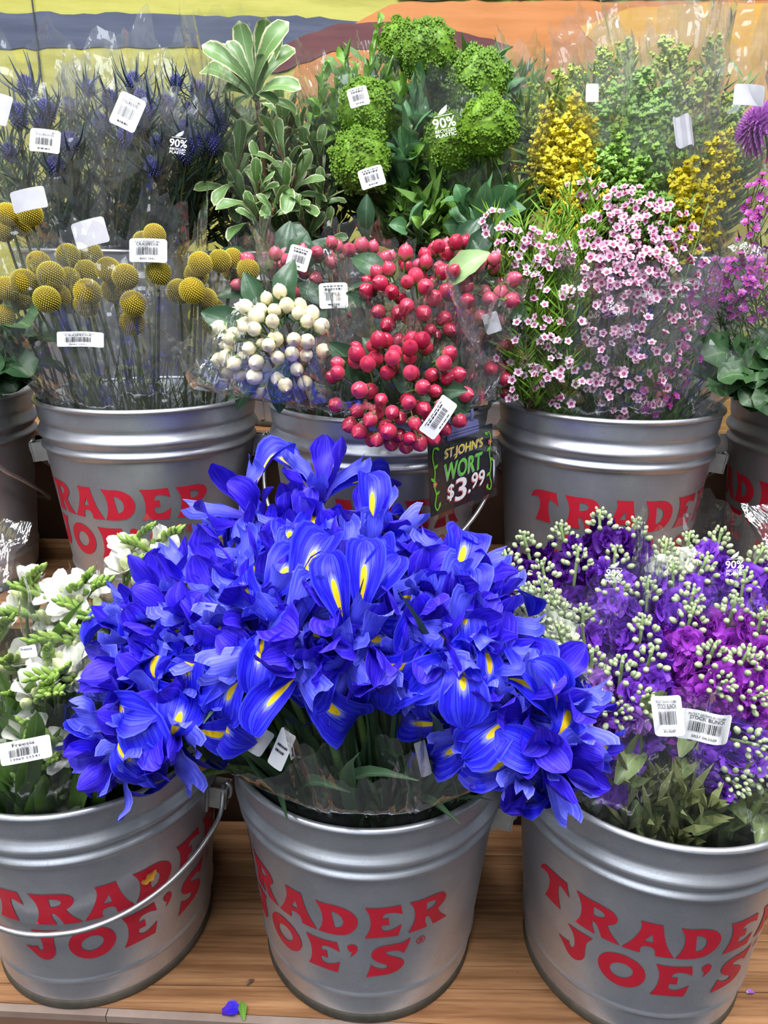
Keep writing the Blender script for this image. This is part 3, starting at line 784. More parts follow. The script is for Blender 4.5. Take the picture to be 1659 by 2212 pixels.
iris_bouquet('loose iris blooms hanging over the gap beside the stock bucket', (.06, .61, .03), G(
    (1165, 1490, .545, 1.0, (.25, -.35, .9)), (1185, 1560, .52, 1.0, (.1, -.95, .35)), (1100, 1560, .53, .86, (-.3, -.9, .2)), (1240, 1590, .53, .85, (.9, -.5, .1)), (1180, 1650, .51, .95, (.05, -1, .1)), (1105, 1690, .52, .8, (-.3, -.7, -.5)), (1030, 1590, .53, .7, (-.2, -1, .1)), (1215, 1650, .525, .8, (.7, -.6, -.2))),
    13, None, 0, (.03, .60, .2))
RNG = random.Random(19)
for tx, ty, Y, k, sc in ((1050, 1640, .56, 2, .7), (1085, 1680, .55, 2, .75), (1010, 1620, .57, 2, .7), (1065, 1715, .545, 0, .7), (985, 1600, .57, 2, .7), (1095, 1610, .56, 2, .8), (1030, 1690, .55, 2, .7), (960, 1640, .56, 2, .65), (1010, 1755, .54, 1, .5), (1040, 1740, .545, 0, .6), (975, 1690, .55, 2, .6), (1075, 1560, .57, 2, .8)):
    tip = at(tx, ty, Y); b0 = Vector((.03 + U(-.03, .03), .60 + U(-.03, .02), .19)); d = tip - b0
    put('leaf', ME_BLADE[k], bpy.data.objects['iris_bouquet.005'], frame(b0, d, (U(-.3, 1), -1, 0), 0, d.length / .235))

# ================================================================ STOCK
def ruffle_floret(mat, seed, r=.017):
    rng = random.Random(seed); mb = MB()
    for ring, (n, L, tilt, w) in enumerate(((5, 1.0, .15, .62), (5, .85, .55, .60), (4, .6, 1.0, .55))):
        for k in range(n):
            V, F, Q = ribbon([(0, 0), (.35 * L * r, .10 * L * r), (.75 * L * r, .16 * L * r), (L * r, .02 * r)], [(0, .12 * r), (.45, w * r * .8), (.8, w * r), (1, w * r * .62)], 5, 4, .25, .28, 1.3, rng.uniform(0, 6))
            M = Matrix.Rotation(k * 2 * PI / n + ring * .5 + rng.uniform(-.25, .25), 4, 'Z') @ Matrix.Rotation(-tilt + rng.uniform(-.2, .2), 4, 'Y') @ Matrix.Rotation(rng.uniform(-.3, .3), 4, 'X')
            mb.add(V, F, Q, M)
    return mb.mesh('floret', mat)
STOCKC = {'violet': ((.14, .018, .46), (.28, .08, .70), (.35, .25, .5)), 'deep': ((.05, .004, .16), (.10, .012, .30), (.12, .05, .25)),
          'magenta': ((.28, .015, .46), (.48, .08, .66), (.45, .25, .45)), 'lilac': ((.33, .10, .60), (.50, .24, .78), (.6, .5, .6)), 'white': ((.72, .76, .60), (.86, .87, .80), (.62, .70, .35))}
FLORET = {k: [ruffle_floret(petal_mat('stock_petal_' + k, *c), i * 7 + 3) for i in range(3)] for k, c in STOCKC.items()}
M_BUD = plain('stock_bud', (.30, .38, .19), (.52, .58, .36), .5, 0, 120)
ME_BUD = MB().add(*blob(.0028, 7, 5, .0036, 1.4)).mesh('bud', M_BUD)
def bud_cluster_mesh(seed):
    rng = random.Random(seed); mb = MB()
    return mb
ME_SLEAF = mvar('leaf', leafmat('stock_leaf', (.13, .20, .07), (.25, .32, .13), (.35, .42, .22)), [
    dict(ctrl=[(0, 0), (.012, .02), (.02, .045), (.022, .075)], width=[(0, .003), (.4, .010), (.75, .011), (1, .002)], n=7, m=4, cup=.4, ruf=.15),
    dict(ctrl=[(0, 0), (.018, .014), (.036, .020), (.056, .012)], width=[(0, .003), (.4, .009), (.75, .010), (1, .002)], n=7, m=4, cup=.35, ruf=.2)])
def stock_spike(par, top, d, color, L=.13, nf=15, nb=19, base=None, fs=1.0):
    d = Vector(d).normalized(); top = Vector(top); foot = top - d * L
    pts = ([base, Vector(base).lerp(foot, .6) + Vector((0, 0, .02))] if base is not None else []) + [foot, foot.lerp(top, .5) + jit(.006), top]
    sp = part_tube('flower_spike', par, pts, .0036, M_STEMP, 6, 14, .0016)
    a = d.orthogonal().normalized(); b = d.cross(a); g = 2.4; a0 = U(0, 6.28)
    for i in range(nf):
        t = .02 + .78 * i / max(1, nf - 1); q = a0 + g * i
        o = (a * math.cos(q) + b * math.sin(q))
        k = (1.25 - .45 * t) * fs
        put('floret', RNG.choice(FLORET[color]), sp, frame(foot + d * (L * t) + o * .012 * k, o + d * .35 + jit(.2), None, U(0, 6.28), k))
    for i in range(nb):
        t = i / nb; q = a0 + g * (nf + i); o = (a * math.cos(q) + b * math.sin(q))
        rr = .0110 * (1 - t) ** .6 + .001
        k = 1.15 - .55 * t
        put('bud', ME_BUD, sp, frame(foot + d * (L * (.83 + .17 * t)) + o * rr, o * (1 - .8 * t) + d * (.5 + t) + jit(.2), None, 0, k))
    return sp
RBc = Vector((.289, .647, 0))
def stock_bouquet(label, base, spikes, seed, slv=None, leaves=20):
    global RNG
    RNG = random.Random(seed); base = Vector(base)
    t = thing('stock_bouquet', label, 'bouquet', base, 'stock bouquets in the front bucket')
    for s in spikes:
        px, py, Y, col = s[:4]
        top = at(px, py, Y); d = (top - (RBc + Vector((0, .03, .02)))).normalized() + Vector((0, -.05, .55)) + jit(.15)
        if len(s) > 4 and s[4] is not None: d = Vector(s[4])
        stock_spike(t, top, d, col, s[5] if len(s) > 5 else U(.12, .155), s[6] if len(s) > 6 else 18, base=base + Vector((U(-.02, .02), U(-.02, .02), 0)))
    c = sum((at(*b[:3]) for b in spikes), Vector()) / len(spikes)
    for k in range(leaves):
        put('leaf', RNG.choice(ME_SLEAF), t, frame(base.lerp(c, U(.45, .75)) + jit(.03), (c - base).normalized() + jit(.45), (U(-1, 1), U(-1, .2), 0), 0, U(.8, 1.2)))
    if slv: sleeve(t, base, *slv[:3], seed, M_FILM, **(slv[3] if len(slv) > 3 else {}))
    return t
kw = dict(up=.04, wr=.07, crum=.003)
stock_bouquet('deep violet stock bouquet standing highest against the waxflower bucket', (.26, .70, .02), G(
    (1210, 1130, .74, 'deep'), (1295, 1100, .75, 'deep'), (1375, 1120, .75, 'deep'), (1130, 1150, .73, 'deep'), (1250, 1180, .71, 'deep'), (1090, 1190, .71, 'deep'), (1330, 1180, .72, 'violet'), (1170, 1210, .70, 'deep')),
    21, (at(1230, 1210, .70), .03, .09, kw))
stock_bouquet('pale cream and violet stock bouquet at the back of its bucket', (.33, .70, .02), G(
    (1440, 1165, .74, 'white'), (1490, 1150, .75, 'white'), (1560, 1140, .74, 'violet'), (1530, 1200, .70, 'violet'), (1610, 1230, .69, 'violet'), (1455, 1215, .70, 'violet'), (1650, 1180, .72, 'violet')),
    23, (at(1550, 1215, .70), .03, .085, dict(up=.07, wr=.07, crum=.004, spikes=4)))
stock_bouquet('white stock bouquet squeezed between the irises and violet stock', (.23, .64, .02), G(
    (1130, 1260, .67, 'white'), (1190, 1290, .65, 'white'), (1205, 1350, .62, 'white'), (1170, 1250, .66, 'white'), (1225, 1420, .59, 'white'), (1236, 1470, .615, 'white')),
    25, (at(1180, 1400, .63), .03, .065, kw))
stock_bouquet('violet and lilac stock bouquet with white price sticker on its sleeve', (.27, .60, .02), G(
    (1260, 1310, .65, 'violet'), (1325, 1240, .67, 'violet'), (1400, 1250, .67, 'violet'), (1390, 1330, .63, 'violet'), (1280, 1400, .60, 'lilac'), (1345, 1420, .59, 'violet'), (1410, 1400, .60, 'violet'), (1345, 1530, .565, 'lilac', (.05, -.75, .8)), (1290, 1500, .575, 'lilac', (-.1, -.6, .8)), (1400, 1500, .57, 'lilac', (.1, -.6, .8))),
    27, (at(1345, 1480, .59), .035, .082, dict(up=.03, wr=.06, crum=.003)))
stock_bouquet('magenta purple stock bouquet with large ruffled florets', (.33, .61, .02), G(
    (1500, 1310, .64, 'magenta'), (1590, 1290, .64, 'magenta'), (1650, 1320, .63, 'magenta'), (1545, 1390, .60, 'magenta'), (1620, 1400, .60, 'magenta'), (1500, 1270, .66, 'violet'), (1680, 1400, .60, 'magenta'), (1570, 1470, .575, 'magenta', (.0, -.75, .7)), (1650, 1500, .575, 'magenta', (.2, -.75, .7))),
    29, (at(1585, 1480, .595), .035, .085, kw))
stock_bouquet('short violet stock bouquet tucked low against the bucket rim', (.36, .60, .04), G(
    (1640, 1610, .55, 'violet', (.2, -.9, .5), .09, 12), (1600, 1700, .535, 'violet', (.0, -1, .3), .08, 12), (1670, 1680, .54, 'violet', (.3, -1, .3), .08, 12)),
    31, (at(1640, 1680, .56), .03, .06, dict(up=.02, wr=.1, crum=.005)), 8)

# ================================================================ FREESIA
M_FRE = petal_mat('freesia_petal', (.80, .80, .74), (.90, .90, .88), (.72, .74, .35))
M_FBUD = plain('freesia_bud', (.20, .34, .06), (.36, .48, .12), .45, 0, 120)
M_FBUDW = plain('freesia_large_bud', (.55, .62, .25), (.76, .78, .50), .45, 0, 120)
def freesia_bloom_mesh(seed, op):
    rng = random.Random(seed); mb = MB(); mb.add(*lathe([(.0016, 0), (.0026, .012), (.0045, .024), (.0085, .034)], 10))
    for k in range(6):
        o = op * (1 if k % 2 else .8)
        V, F, Q = ribbon([(.003, .016), (.007, .03), (.012 + .006 * o, .042), (.014 + .017 * o, .046 + .004 * (1 - o))], [(0, .004), (.4, .009), (.75, .0115), (1, .003)], 7, 4, .3, .1, 1.4, rng.uniform(0, 6))
        mb.add(V, F, Q, Matrix.Rotation(k * PI / 3 + rng.uniform(-.1, .1), 4, 'Z') @ Matrix.Rotation(rng.uniform(-.1, .1), 4, 'Y'))
    return mb.mesh('bloom', M_FRE)
FRE = [freesia_bloom_mesh(i, o) for i, o in enumerate((1.0, .6, .25))]
ME_FBUD = MB().add(*lathe([(.0001, 0), (.0016, .002), (.0032, .008), (.0036, .013), (.0024, .019), (.0001, .022)], 7)).mesh('bud', M_FBUD)
ME_FBUDW = MB().add(*lathe([(.0001, 0), (.0025, .004), (.0055, .016), (.0068, .026), (.0045, .036), (.0001, .041)], 8)).mesh('bud', M_FBUDW)
ME_FLEAF = mvar('leaf', leafmat('freesia_leaf', (.07, .17, .03), (.18, .33, .07)), [
    dict(ctrl=[(0, 0), (.006, .05), (.014, .10), (.03, .14)], width=[(0, .005), (.4, .008), (.8, .005), (1, .0004)], n=8, m=3, cup=.5)])
LBc = Vector((-.3195, .676, 0))
def freesia_spray(par, tip, d, side, base, nbl=2, nbud=8, s=1.0):
    """arching raceme: open blooms first, buds shrinking towards the tip"""
    tip = Vector(tip); d = Vector(d).normalized(); side = Vector(side).normalized(); L = .085 * s
    foot = tip - d * L * .55 - side * L * .6
    pts = [base, Vector(base).lerp(foot, .6) + Vector((0, 0, .02)), foot, foot.lerp(tip, .55) + d * .010, tip]
    sp = part_tube('flower_spray', par, pts, .0024, M_STEM, 6, 16, .0012)
    curve = [Vector(p) for p in crv([foot, foot.lerp(tip, .55) + d * .010, tip], 20)]
    n = nbl + nbud
    for i in range(n):
        t = i / (n - .5); p = curve[int(t * 19)]
        o = (d * .9 + side * (.15 + .6 * t) + side.cross(d) * (.45 if i % 2 else -.45) + jit(.12))
        if i < nbl: put('bloom', RNG.choice(FRE), sp, frame(p, o + d * .2, None, U(0, 6), U(.66, .86) * s))
        elif i < nbl + 2: put('bud', ME_FBUDW, sp, frame(p, o, None, 0, U(.75, .95) * s))
        else: put('bud', ME_FBUD, sp, frame(p, o, None, 0, (1.15 - .55 * t) * s))
def freesia_bouquet(label, base, sprays, seed, slv=None, leaves=16):
    leaves = 22
    global RNG
    RNG = random.Random(seed); base = Vector(base)
    t = thing('freesia_bouquet', label, 'bouquet', base, 'freesia bouquets in the front bucket')
    for s in sprays:
        px, py, Y, nb, sd = s[:5]
        tip = at(px, py, Y); d = (tip - (LBc + Vector((0, .02, 0)))).normalized() + Vector((0, -.25, .3)) + jit(.15)
        freesia_spray(t, tip, d, Vector((sd, -.35, .15)) + jit(.2), base + Vector((U(-.02, .02), U(-.02, .02), 0)), max(1, nb - 1), s[5] if len(s) > 5 else 11)
    c = sum((at(*b[:3]) for b in sprays), Vector()) / len(sprays)
    for k in range(leaves):
        put('leaf', ME_FLEAF[0], t, frame(base.lerp(c, U(.3, .65)) + jit(.035), (c - base).normalized() + jit(.3), (U(-1, 1), U(-1, .2), 0), 0, U(.9, 1.4)))
    if slv: sleeve(t, base, *slv[:3], seed, M_FILM3, **(slv[3] if len(slv) > 3 else {}))
    return t
freesia_bouquet('freesia bouquet standing tallest before the craspedia bucket', (-.28, .71, .02), G(
    (330, 1140, .74, 3, .5), (395, 1150, .73, 2, .9), (260, 1170, .73, 2, -.8), (300, 1210, .70, 3, .3), (360, 1200, .70, 2, .5)), 41, (at(320, 1230, .70), .025, .05, dict(up=.05, wr=.06, crum=.003)))
freesia_bouquet('freesia bouquet with full white blooms beside the irises', (-.31, .66, .02), G(
    (200, 1240, .66, 3, .5), (120, 1300, .64, 3, -.9), (240, 1260, .65, 3, .6), (170, 1270, .64, 3, .2), (230, 1330, .62, 2, .4), (180, 1340, .61, 2, -.5), (140, 1360, .61, 2, -.6)), 43, (at(190, 1330, .63), .03, .06, dict(up=.04, wr=.06, crum=.003)), 8)
freesia_bouquet('freesia bouquet close to the metal rim, green buds and white sticker', (-.35, .62, .02), G(
    (60, 1390, .59, 1, -.4), (55, 1470, .555, 3, -.4), (120, 1470, .55, 3, .5), (90, 1510, .545, 2, .1), (140, 1500, .545, 2, .6), (40, 1560, .54, 1, -.4), (80, 1590, .535, 1, .3), (105, 1400, .57, 1, .4), (130, 1640, .54, 1, .6), (30, 1680, .54, 1, -.3), (150, 1440, .56, 2, .5)), 45, (at(85, 1500, .565), .03, .055, dict(up=.05, wr=.05, crum=.002)), 10)
freesia_bouquet('freesia bouquet beyond the others with yellow green buds', (-.41, .68, .02), G(
    (20, 1270, .66, 2, -.6), (60, 1250, .66, 3, .3), (95, 1230, .67, 2, .4), (-10, 1330, .63, 2, -.4), (30, 1340, .63, 2, .4), (10, 1430, .60, 1, .3), (5, 1620, .56, 2, .3), (15, 1500, .585, 1, .2)), 47, (at(20, 1290, .67), .03, .085, dict(up=.07, wr=.08, crum=.004)), 8)

# ================================================================ CRASPEDIA
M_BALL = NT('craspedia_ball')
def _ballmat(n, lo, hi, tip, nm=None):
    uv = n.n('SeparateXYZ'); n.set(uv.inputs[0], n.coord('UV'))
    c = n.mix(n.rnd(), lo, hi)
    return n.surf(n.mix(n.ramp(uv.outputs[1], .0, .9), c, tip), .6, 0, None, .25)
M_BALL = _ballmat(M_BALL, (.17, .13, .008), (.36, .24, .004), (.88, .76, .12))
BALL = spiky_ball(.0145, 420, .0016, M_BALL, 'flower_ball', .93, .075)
L2c = Vector((-.322, .992, ST2))
BALLS = []
def craspedia_bouquet(label, base, balls, seed, slv=None):
    global RNG
    RNG = random.Random(seed); base = Vector(base)
    t = thing('craspedia_bouquet', label, 'bouquet', base, 'craspedia bouquets in the middle shelf bucket')
    for px, py, Y in balls:
        k_ = U(.93, 1.06)
        while any((at(px, py, Y) - q).length < .0143 * (k_ + kk) for q, kk in BALLS): Y += .004      # further back until the balls only touch
        BALLS.append((at(px, py, Y), k_))
        p = at(px, py, Y); d = (p - base).normalized() + Vector((0, -.15, .1)) + jit(.1)
        put('flower_ball', BALL, t, frame(p, d, None, U(0, 6), k_))
        stem_to(t, base + Vector((U(-.03, .03), U(-.02, .02), 0)), p, d, .0017, M_STEMD, .010, bow=.12)
    if slv: sleeve(t, base, *slv[:3], seed, *slv[3:4], **(slv[4] if len(slv) > 4 else {}))
    return t
K = .02
craspedia_bouquet('craspedia bouquet with bright yellow balls before the others', (-.33, .95, ST2 + K), G(
    (84, 568, .93), (86, 584, .91), (110, 594, .89), (52, 609, .90), (88, 620, .885), (101, 647, .865), (127, 639, .875), (148, 652, .86), (189, 632, .86), (187, 658, .88), (148, 602, .91)),
    51, (at(125, 660, .90), .04, .095, M_FILM2, dict(up=.05, wr=.08, crum=.004)))
craspedia_bouquet('craspedia bouquet in the middle of the bucket, sticker facing out', (-.31, .96, ST2 + K), G(
    (234, 583, .91), (271, 598, .885), (245, 628, .89), (288, 656, .865), (286, 697, .86), (148, 553, .97), (196, 549, .97), (187, 587, .95), (342, 589, .87), (334, 508, 1.0), (310, 523, 1.0)),
    53, (at(270, 560, .92), .04, .10, M_FILM2, dict(up=.09, wr=.07, crum=.004, spikes=3)))
craspedia_bouquet('craspedia bouquet leaning towards the berry bouquets', (-.27, .97, ST2 + K), G(
    (432, 570, .88), (424, 594, .895), (415, 628, .87), (387, 630, .885), (475, 564, .94), (504, 561, .95), (501, 583, .94), (536, 583, .93), (445, 647, .93), (454, 695, .92), (460, 669, .935), (430, 684, .935)),
    55, (at(440, 545, .93), .04, .085, M_FILM, dict(up=.06, wr=.06, crum=.003)))
craspedia_bouquet('craspedia bouquet at the outer side with three raised balls', (-.40, .98, ST2 + K), G(
    (17, 463, .96), (65, 462, .95), (49, 484, .96), (7, 497, .95), (15, 624, .92), (45, 645, .88), (6, 684, .92), (-20, 640, .93), (-30, 560, .95)),
    57, (at(20, 560, .95), .04, .095, M_FILM2, dict(up=.07, wr=.08, crum=.004)))

# ================================================================ HYPERICUM (St. John's wort)
def berry_mat(name, a, b, base):
    n = NT(name); uv = n.n('SeparateXYZ'); n.set(uv.inputs[0], n.coord('Object'))
    z = n.math('DIVIDE', uv.outputs[2], .014)
    c = n.mix(n.rnd(), a, b)
    f = n.math('MULTIPLY', n.math('SUBTRACT', 1.0, n.ramp(z, .0, .62)), n.ramp(n.rnd(), .2, 1.0))
    c = n.mix(f, c, base)
    return n.surf(c, .28, 0, None, .5, 0)
M_BRED = berry_mat('red_berry', (.32, .008, .04), (.58, .045, .10), (.74, .38, .32))
M_BPNK = berry_mat('pink_berry', (.50, .05, .11), (.66, .14, .20), (.80, .55, .45))
M_BCRM = berry_mat('cream_berry', (.74, .64, .40), (.84, .76, .54), (.80, .74, .50))
def berry_mesh(mat):
    return MB().add(*lathe([(.0001, 0), (.0042, .0006), (.0064, .0035), (.0069, .0066), (.0060, .0102), (.0038, .0128), (.0014, .0140), (.0006, .0152), (.0001, .0155)], 12)).mesh('berry', mat)
BERRY = {'red': berry_mesh(M_BRED), 'pink': berry_mesh(M_BPNK), 'cream': berry_mesh(M_BCRM)}
_c = MB()
for k in range(5):
    _c.add(*ribbon([(.0008, -.001), (.004, .0002), (.0070, .003), (.0076, .0055)], [(0, .001), (.5, .0024), (1, .0006)], 4, 2, .3), Matrix.Rotation(k * 1.2566, 4, 'Z'))
_c.add(*lathe([(.0007, -.016), (.0009, -.002), (.0018, 0)], 5))
ME_CALYX = _c.mesh('calyx', plain('hypericum_calyx', (.10, .24, .03), (.20, .36, .07), .45))
HLEAF = mvar('leaf', leafmat('hypericum_leaf', (.020, .055, .030), (.045, .11, .05), (.10, .18, .09), .35), [
    dict(ctrl=[(0, 0), (.02, .010), (.042, .012), (.066, .002)], width=[(0, .003), (.3, .014), (.6, .016), (.85, .009), (1, .001)], n=8, m=6, cup=.25, ruf=.08),
    dict(ctrl=[(0, 0), (.018, .014), (.038, .022), (.06, .024)], width=[(0, .003), (.3, .012), (.6, .015), (.85, .008), (1, .001)], n=8, m=6, cup=.3, ruf=.1)])
M_PLEAF = leafmat('pale_backed_leaf', (.26, .42, .16), (.34, .50, .22), (.42, .55, .30))
HPALE = mvar('leaf', M_PLEAF, [dict(ctrl=[(0, 0), (.018, .010), (.036, .014), (.058, .008)], width=[(0, .003), (.3, .013), (.6, .015), (.85, .009), (1, .001)], n=8, m=6, cup=.25, ruf=.08)])
C2c = Vector((-.008, .957, ST2))
BERRIES = []
def hyper_bunch(t, c, nrm, rx, rz, n, kind, base, leaves=6, scale=1.0, bulge=.03):
    """dome of berries facing nrm, leaves tucked round and under it"""
    c = Vector(c); nrm = Vector(nrm).normalized(); M = frame(c, nrm, (1, 0, 0))
    ex, ey = M.col[0].to_3d(), M.col[1].to_3d(); done = BERRIES; n += len(done); tries = 0
    while len(done) < n and tries < 9000:
        tries += 1
        u, v = U(-1, 1), U(-1, 1); q = u * u + v * v
        if q > 1: continue
        p = c + ex * u * rx + ey * v * rz + nrm * (bulge * (1 - q) + U(-.020, .010))
        d = (nrm * .8 + ex * u * .9 + ey * v * .9 + jit(.25)).normalized(); ctr_ = p + d * .0066 * scale
        if any((ctr_ - o).length < .0127 * scale for o in done): continue
        done.append(ctr_)
        b = put('berry', BERRY[kind], t, frame(p, d, None, U(0, 6), U(.86, 1.12) * scale))
        put('calyx', ME_CALYX, b, WM[b.name])
    for k in range(leaves):
        q = U(0, 6.28); o = ex * math.cos(q) + ey * math.sin(q)
        put('leaf', RNG.choice(HLEAF), t, frame(c + o * rx * U(.2, .75) - nrm * U(.0, .02), nrm + jit(.4), o + jit(.3), 0, U(.7, 1.05)))
    for k in range(4):
        stem_to(t, Vector(base) + jit(.015), c + ex * U(-.5, .5) * rx + ey * U(-.5, .5) * rz - nrm * .01, nrm, .0022, M_TWIG, .0)
def hyper_bouquet(label, base, bunches, seed, slv=None):
    global RNG
    RNG = random.Random(seed); base = Vector(base)
    t = thing('hypericum_bouquet', label, 'bouquet', base, 'berry bouquets in the middle shelf bucket')
    for (px, py, Y, rx, rz, n, kind, nrm, lv) in bunches:
        hyper_bunch(t, at(px, py, Y), nrm, rx, rz, n, kind, base, lv, 1.2)
    if slv: sleeve(t, base, *slv[:3], seed, *slv[3:4], **(slv[4] if len(slv) > 4 else {}))
    return t
hyper_bouquet('cream white berry bouquet in crinkled film', (-.05, .92, ST2 + .05), G((590, 745, .815, .058, .050, 52, 'cream', (-.35, -1, .35), 9)), 61,
    (at(560, 715, .82), .035, .098, M_FILM2, dict(lean=4.0, up=.025, wr=.12, crum=.005, flat=.75)))
hyper_bouquet('red berry bouquet hanging lowest over the rim with white sticker', (.01, .90, ST2 + .06), G((860, 845, .775, .070, .055, 62, 'red', (.05, -1, .25), 8), (850, 910, .765, .025, .015, 5, 'red', (0, -1, -.3), 1)), 63,
    (at(870, 815, .775), .03, .098, M_FILM2, dict(lean=4.0, up=.02, wr=.12, crum=.005, flat=.7)))
hyper_bouquet('red berry bouquet behind, above the lowest one', (.03, .94, ST2 + .05), G((895, 650, .85, .055, .045, 36, 'red', (.05, -1, .5), 8), (960, 580, .90, .05, .025, 14, 'red', (.1, -1, .6), 4)), 65,
    (at(920, 610, .87), .035, .105, M_FILM2, dict(lean=4.0, up=.04, wr=.10, crum=.005)))
hyper_bouquet('pink berry bouquet with one pale leaf standing up', (.08, .95, ST2 + .05), G((1045, 635, .87, .026, .03, 10, 'pink', (.4, -1, .3), 2), (1010, 590, .89, .03, .02, 6, 'pink', (.2, -1, .6), 2)), 67,
    (at(1020, 620, .89), .03, .07, M_FILM2, dict(lean=4.0, up=.03, wr=.10, crum=.005)))
_t = bpy.data.objects['hypericum_bouquet.003']
put('leaf', HPALE[0], _t, frame(at(958, 620, .855), (-.3, -1, .55), (.8, 0, .55), 0, 1.05), label='pale green leaf')
hyper_bouquet('shaded red berry bouquet low at the side of the price card', (.07, .95, ST2 + .05), G((1048, 775, .90, .028, .05, 16, 'red', (.6, -1, .3), 7)), 68, None)
hyper_bouquet('dim pink berry bouquet against the back of the bucket', (-.04, 1.0, ST2 + .05), G((760, 580, .98, .10, .02, 26, 'pink', (0, -1, .7), 12), (600, 600, .95, .05, .03, 8, 'pink', (-.3, -1, .7), 8)), 69,
    (at(720, 540, .97), .035, .10, M_FILM2, dict(lean=4.0, up=.06, wr=.10, crum=.005)))

# ================================================================ WAXFLOWER
def wax_mesh(name, petal, core, r=.0052):
    mb = MB()
    for k in range(5):
        mb.add(*ribbon([(r * .25, 0), (r * .62, r * .10), (r * 1.02, r * .22)], [(0, r * .18), (.5, r * .42), (.8, r * .40), (1, r * .16)], 3, 2, .2), Matrix.Rotation(k * 1.2566, 4, 'Z'))
    mb.add(*lathe([(r * .42, r * .10), (r * .36, r * .2), (r * .22, r * .06), (.00001, r * .03)], 8), mi=1)
    mb.add(*lathe([(r * .10, -r * .9), (r * .34, -r * .25), (r * .42, r * .08)], 6), mi=1)
    return mb.mesh(name, [petal, core])
M_WCORE = plain('waxflower_cup', (.26, .02, .09), (.40, .06, .16), .4)
M_WCOREG = plain('waxflower_green_cup', (.35, .28, .10), (.45, .20, .20), .4)
WAX = {'pink': wax_mesh('floret', plain('pink_wax_petal', (.66, .36, .55), (.78, .55, .68), .35, 0, 200, .5, .15), M_WCORE),
       'white': wax_mesh('floret', plain('blush_wax_petal', (.80, .72, .74), (.74, .45, .66), .35, 0, 200, .5, .15), M_WCORE),
       'purple': wax_mesh('floret', plain('purple_wax_petal', (.26, .02, .26), (.40, .05, .40), .35, 0, 200, .5, .15), M_WCORE)}
M_NEED = plain('waxflower_needle', (.08, .21, .015), (.20, .38, .03), .45, 0, 60)
M_NEEDD = plain('dark_needle', (.04, .09, .03), (.09, .15, .05), .5, 0, 60)
def needles(t, stems, n, L, mat, seed, spread=.8, wid=.0013, lo=.15):
    """fine needle leaves along stems, too many to count"""
    rng = random.Random(seed); o = Vector(stems[0][0]); mb = MB(); hb = home(WM[t.name].translation)
    for a, b in stems:
        a, b = Vector(a), Vector(b); d = (b - a).normalized(); e1 = d.orthogonal().normalized(); e2 = d.cross(e1)
        for k in range(n):
            p = a.lerp(b, rng.uniform(lo, 1.03)) - o; q = rng.uniform(0, 6.28)
            out = (e1 * math.cos(q) + e2 * math.sin(q)) * spread + d * rng.uniform(.5, 1.1); out.normalize()
            l = L * rng.uniform(.6, 1.2); s = out.orthogonal().normalized() * wid; m_ = p + out * l * .5 + d * l * .06; s2 = out.cross(s)
            if any(not clear(o + p.lerp(e, f), hb, .012) for e in (m_, p + out * l + d * l * .15) for f in (0, .25, .5, .75, 1)): continue
            mb.add([p, m_ + s, m_ - s * .5 + s2 * .8, m_ - s * .5 - s2 * .8, p + out * l + d * l * .15], [(0, 1, 2), (0, 2, 3), (0, 3, 1), (4, 2, 1), (4, 3, 2), (4, 1, 3)])
    return put('needle_leaves', mb.mesh('needle_leaves', mat, False), t, Matrix.Translation(o), kind='stuff')
def wax_bouquet(label, base, clusters, seed, slv=None, greens=(), nn=46, ndl=None, L=.02, twig=None):
    """clusters: (px, py, Y, rx, rz, n, colour)"""
    global RNG
    RNG = random.Random(seed); base = Vector(base); stems = []
    t = thing('waxflower_bouquet', label, 'bouquet', base, 'waxflower bouquets')
    for px, py, Y, rx, rz, n, kind in clusters:
        c = at(px, py, Y); nrm = Vector((0, -1, .55)) + Vector(((c.x - base.x) * 2, 0, 0)); done = []; tr = 0
        root = c - Vector((0, -.02, .03)); stems.append((base.lerp(c, .25), c))
        part_tube('stem', t, [base + jit(.02), base.lerp(root, .6) + jit(.01), root], .0018, twig or M_TWIG, 5, 8, .001)
        while len(done) < n and tr < 3000:
            tr += 1
            u, v, w_ = U(-1, 1), U(-1, 1), U(-.6, 1)
            if u * u + v * v > 1: continue
            p = c + Vector((u * rx, -w_ * min(rx, rz) * .5, v * rz))
            if any((p - o).length < .0068 for o in done): continue
            done.append(p)
            d = nrm + Vector((u, 0, v)) * .9 + jit(.5)
            put('floret', WAX[kind], t, frame(p, d, None, U(0, 6), U(.8, 1.15)))
        # thin twigs carrying groups of florets
        mb = MB()
        for p in done[::2]:
            a = root.lerp(p, .35) + jit(.004)
            mb.add(*tube([root - base, a - base, p - base - Vector((0, 0, .002))], .0005, 3, None, None, False))
        if mb.V: put('twigs', mb.mesh('twigs', M_TWIG), t, Matrix.Translation(base), kind='stuff')
    for px, py, Y in greens:
        c = at(px, py, Y); stems.append((base.lerp(c, .45), c))
        part_tube('stem', t, [base + jit(.02), base.lerp(c, .6), c], .0016, M_STEM, 5, 8, .0008)
    needles(t, stems, nn, L, ndl or M_NEED, seed)
    if slv: sleeve(t, base, *slv[:3], seed, *slv[3:4], **(slv[4] if len(slv) > 4 else {}))
    return t
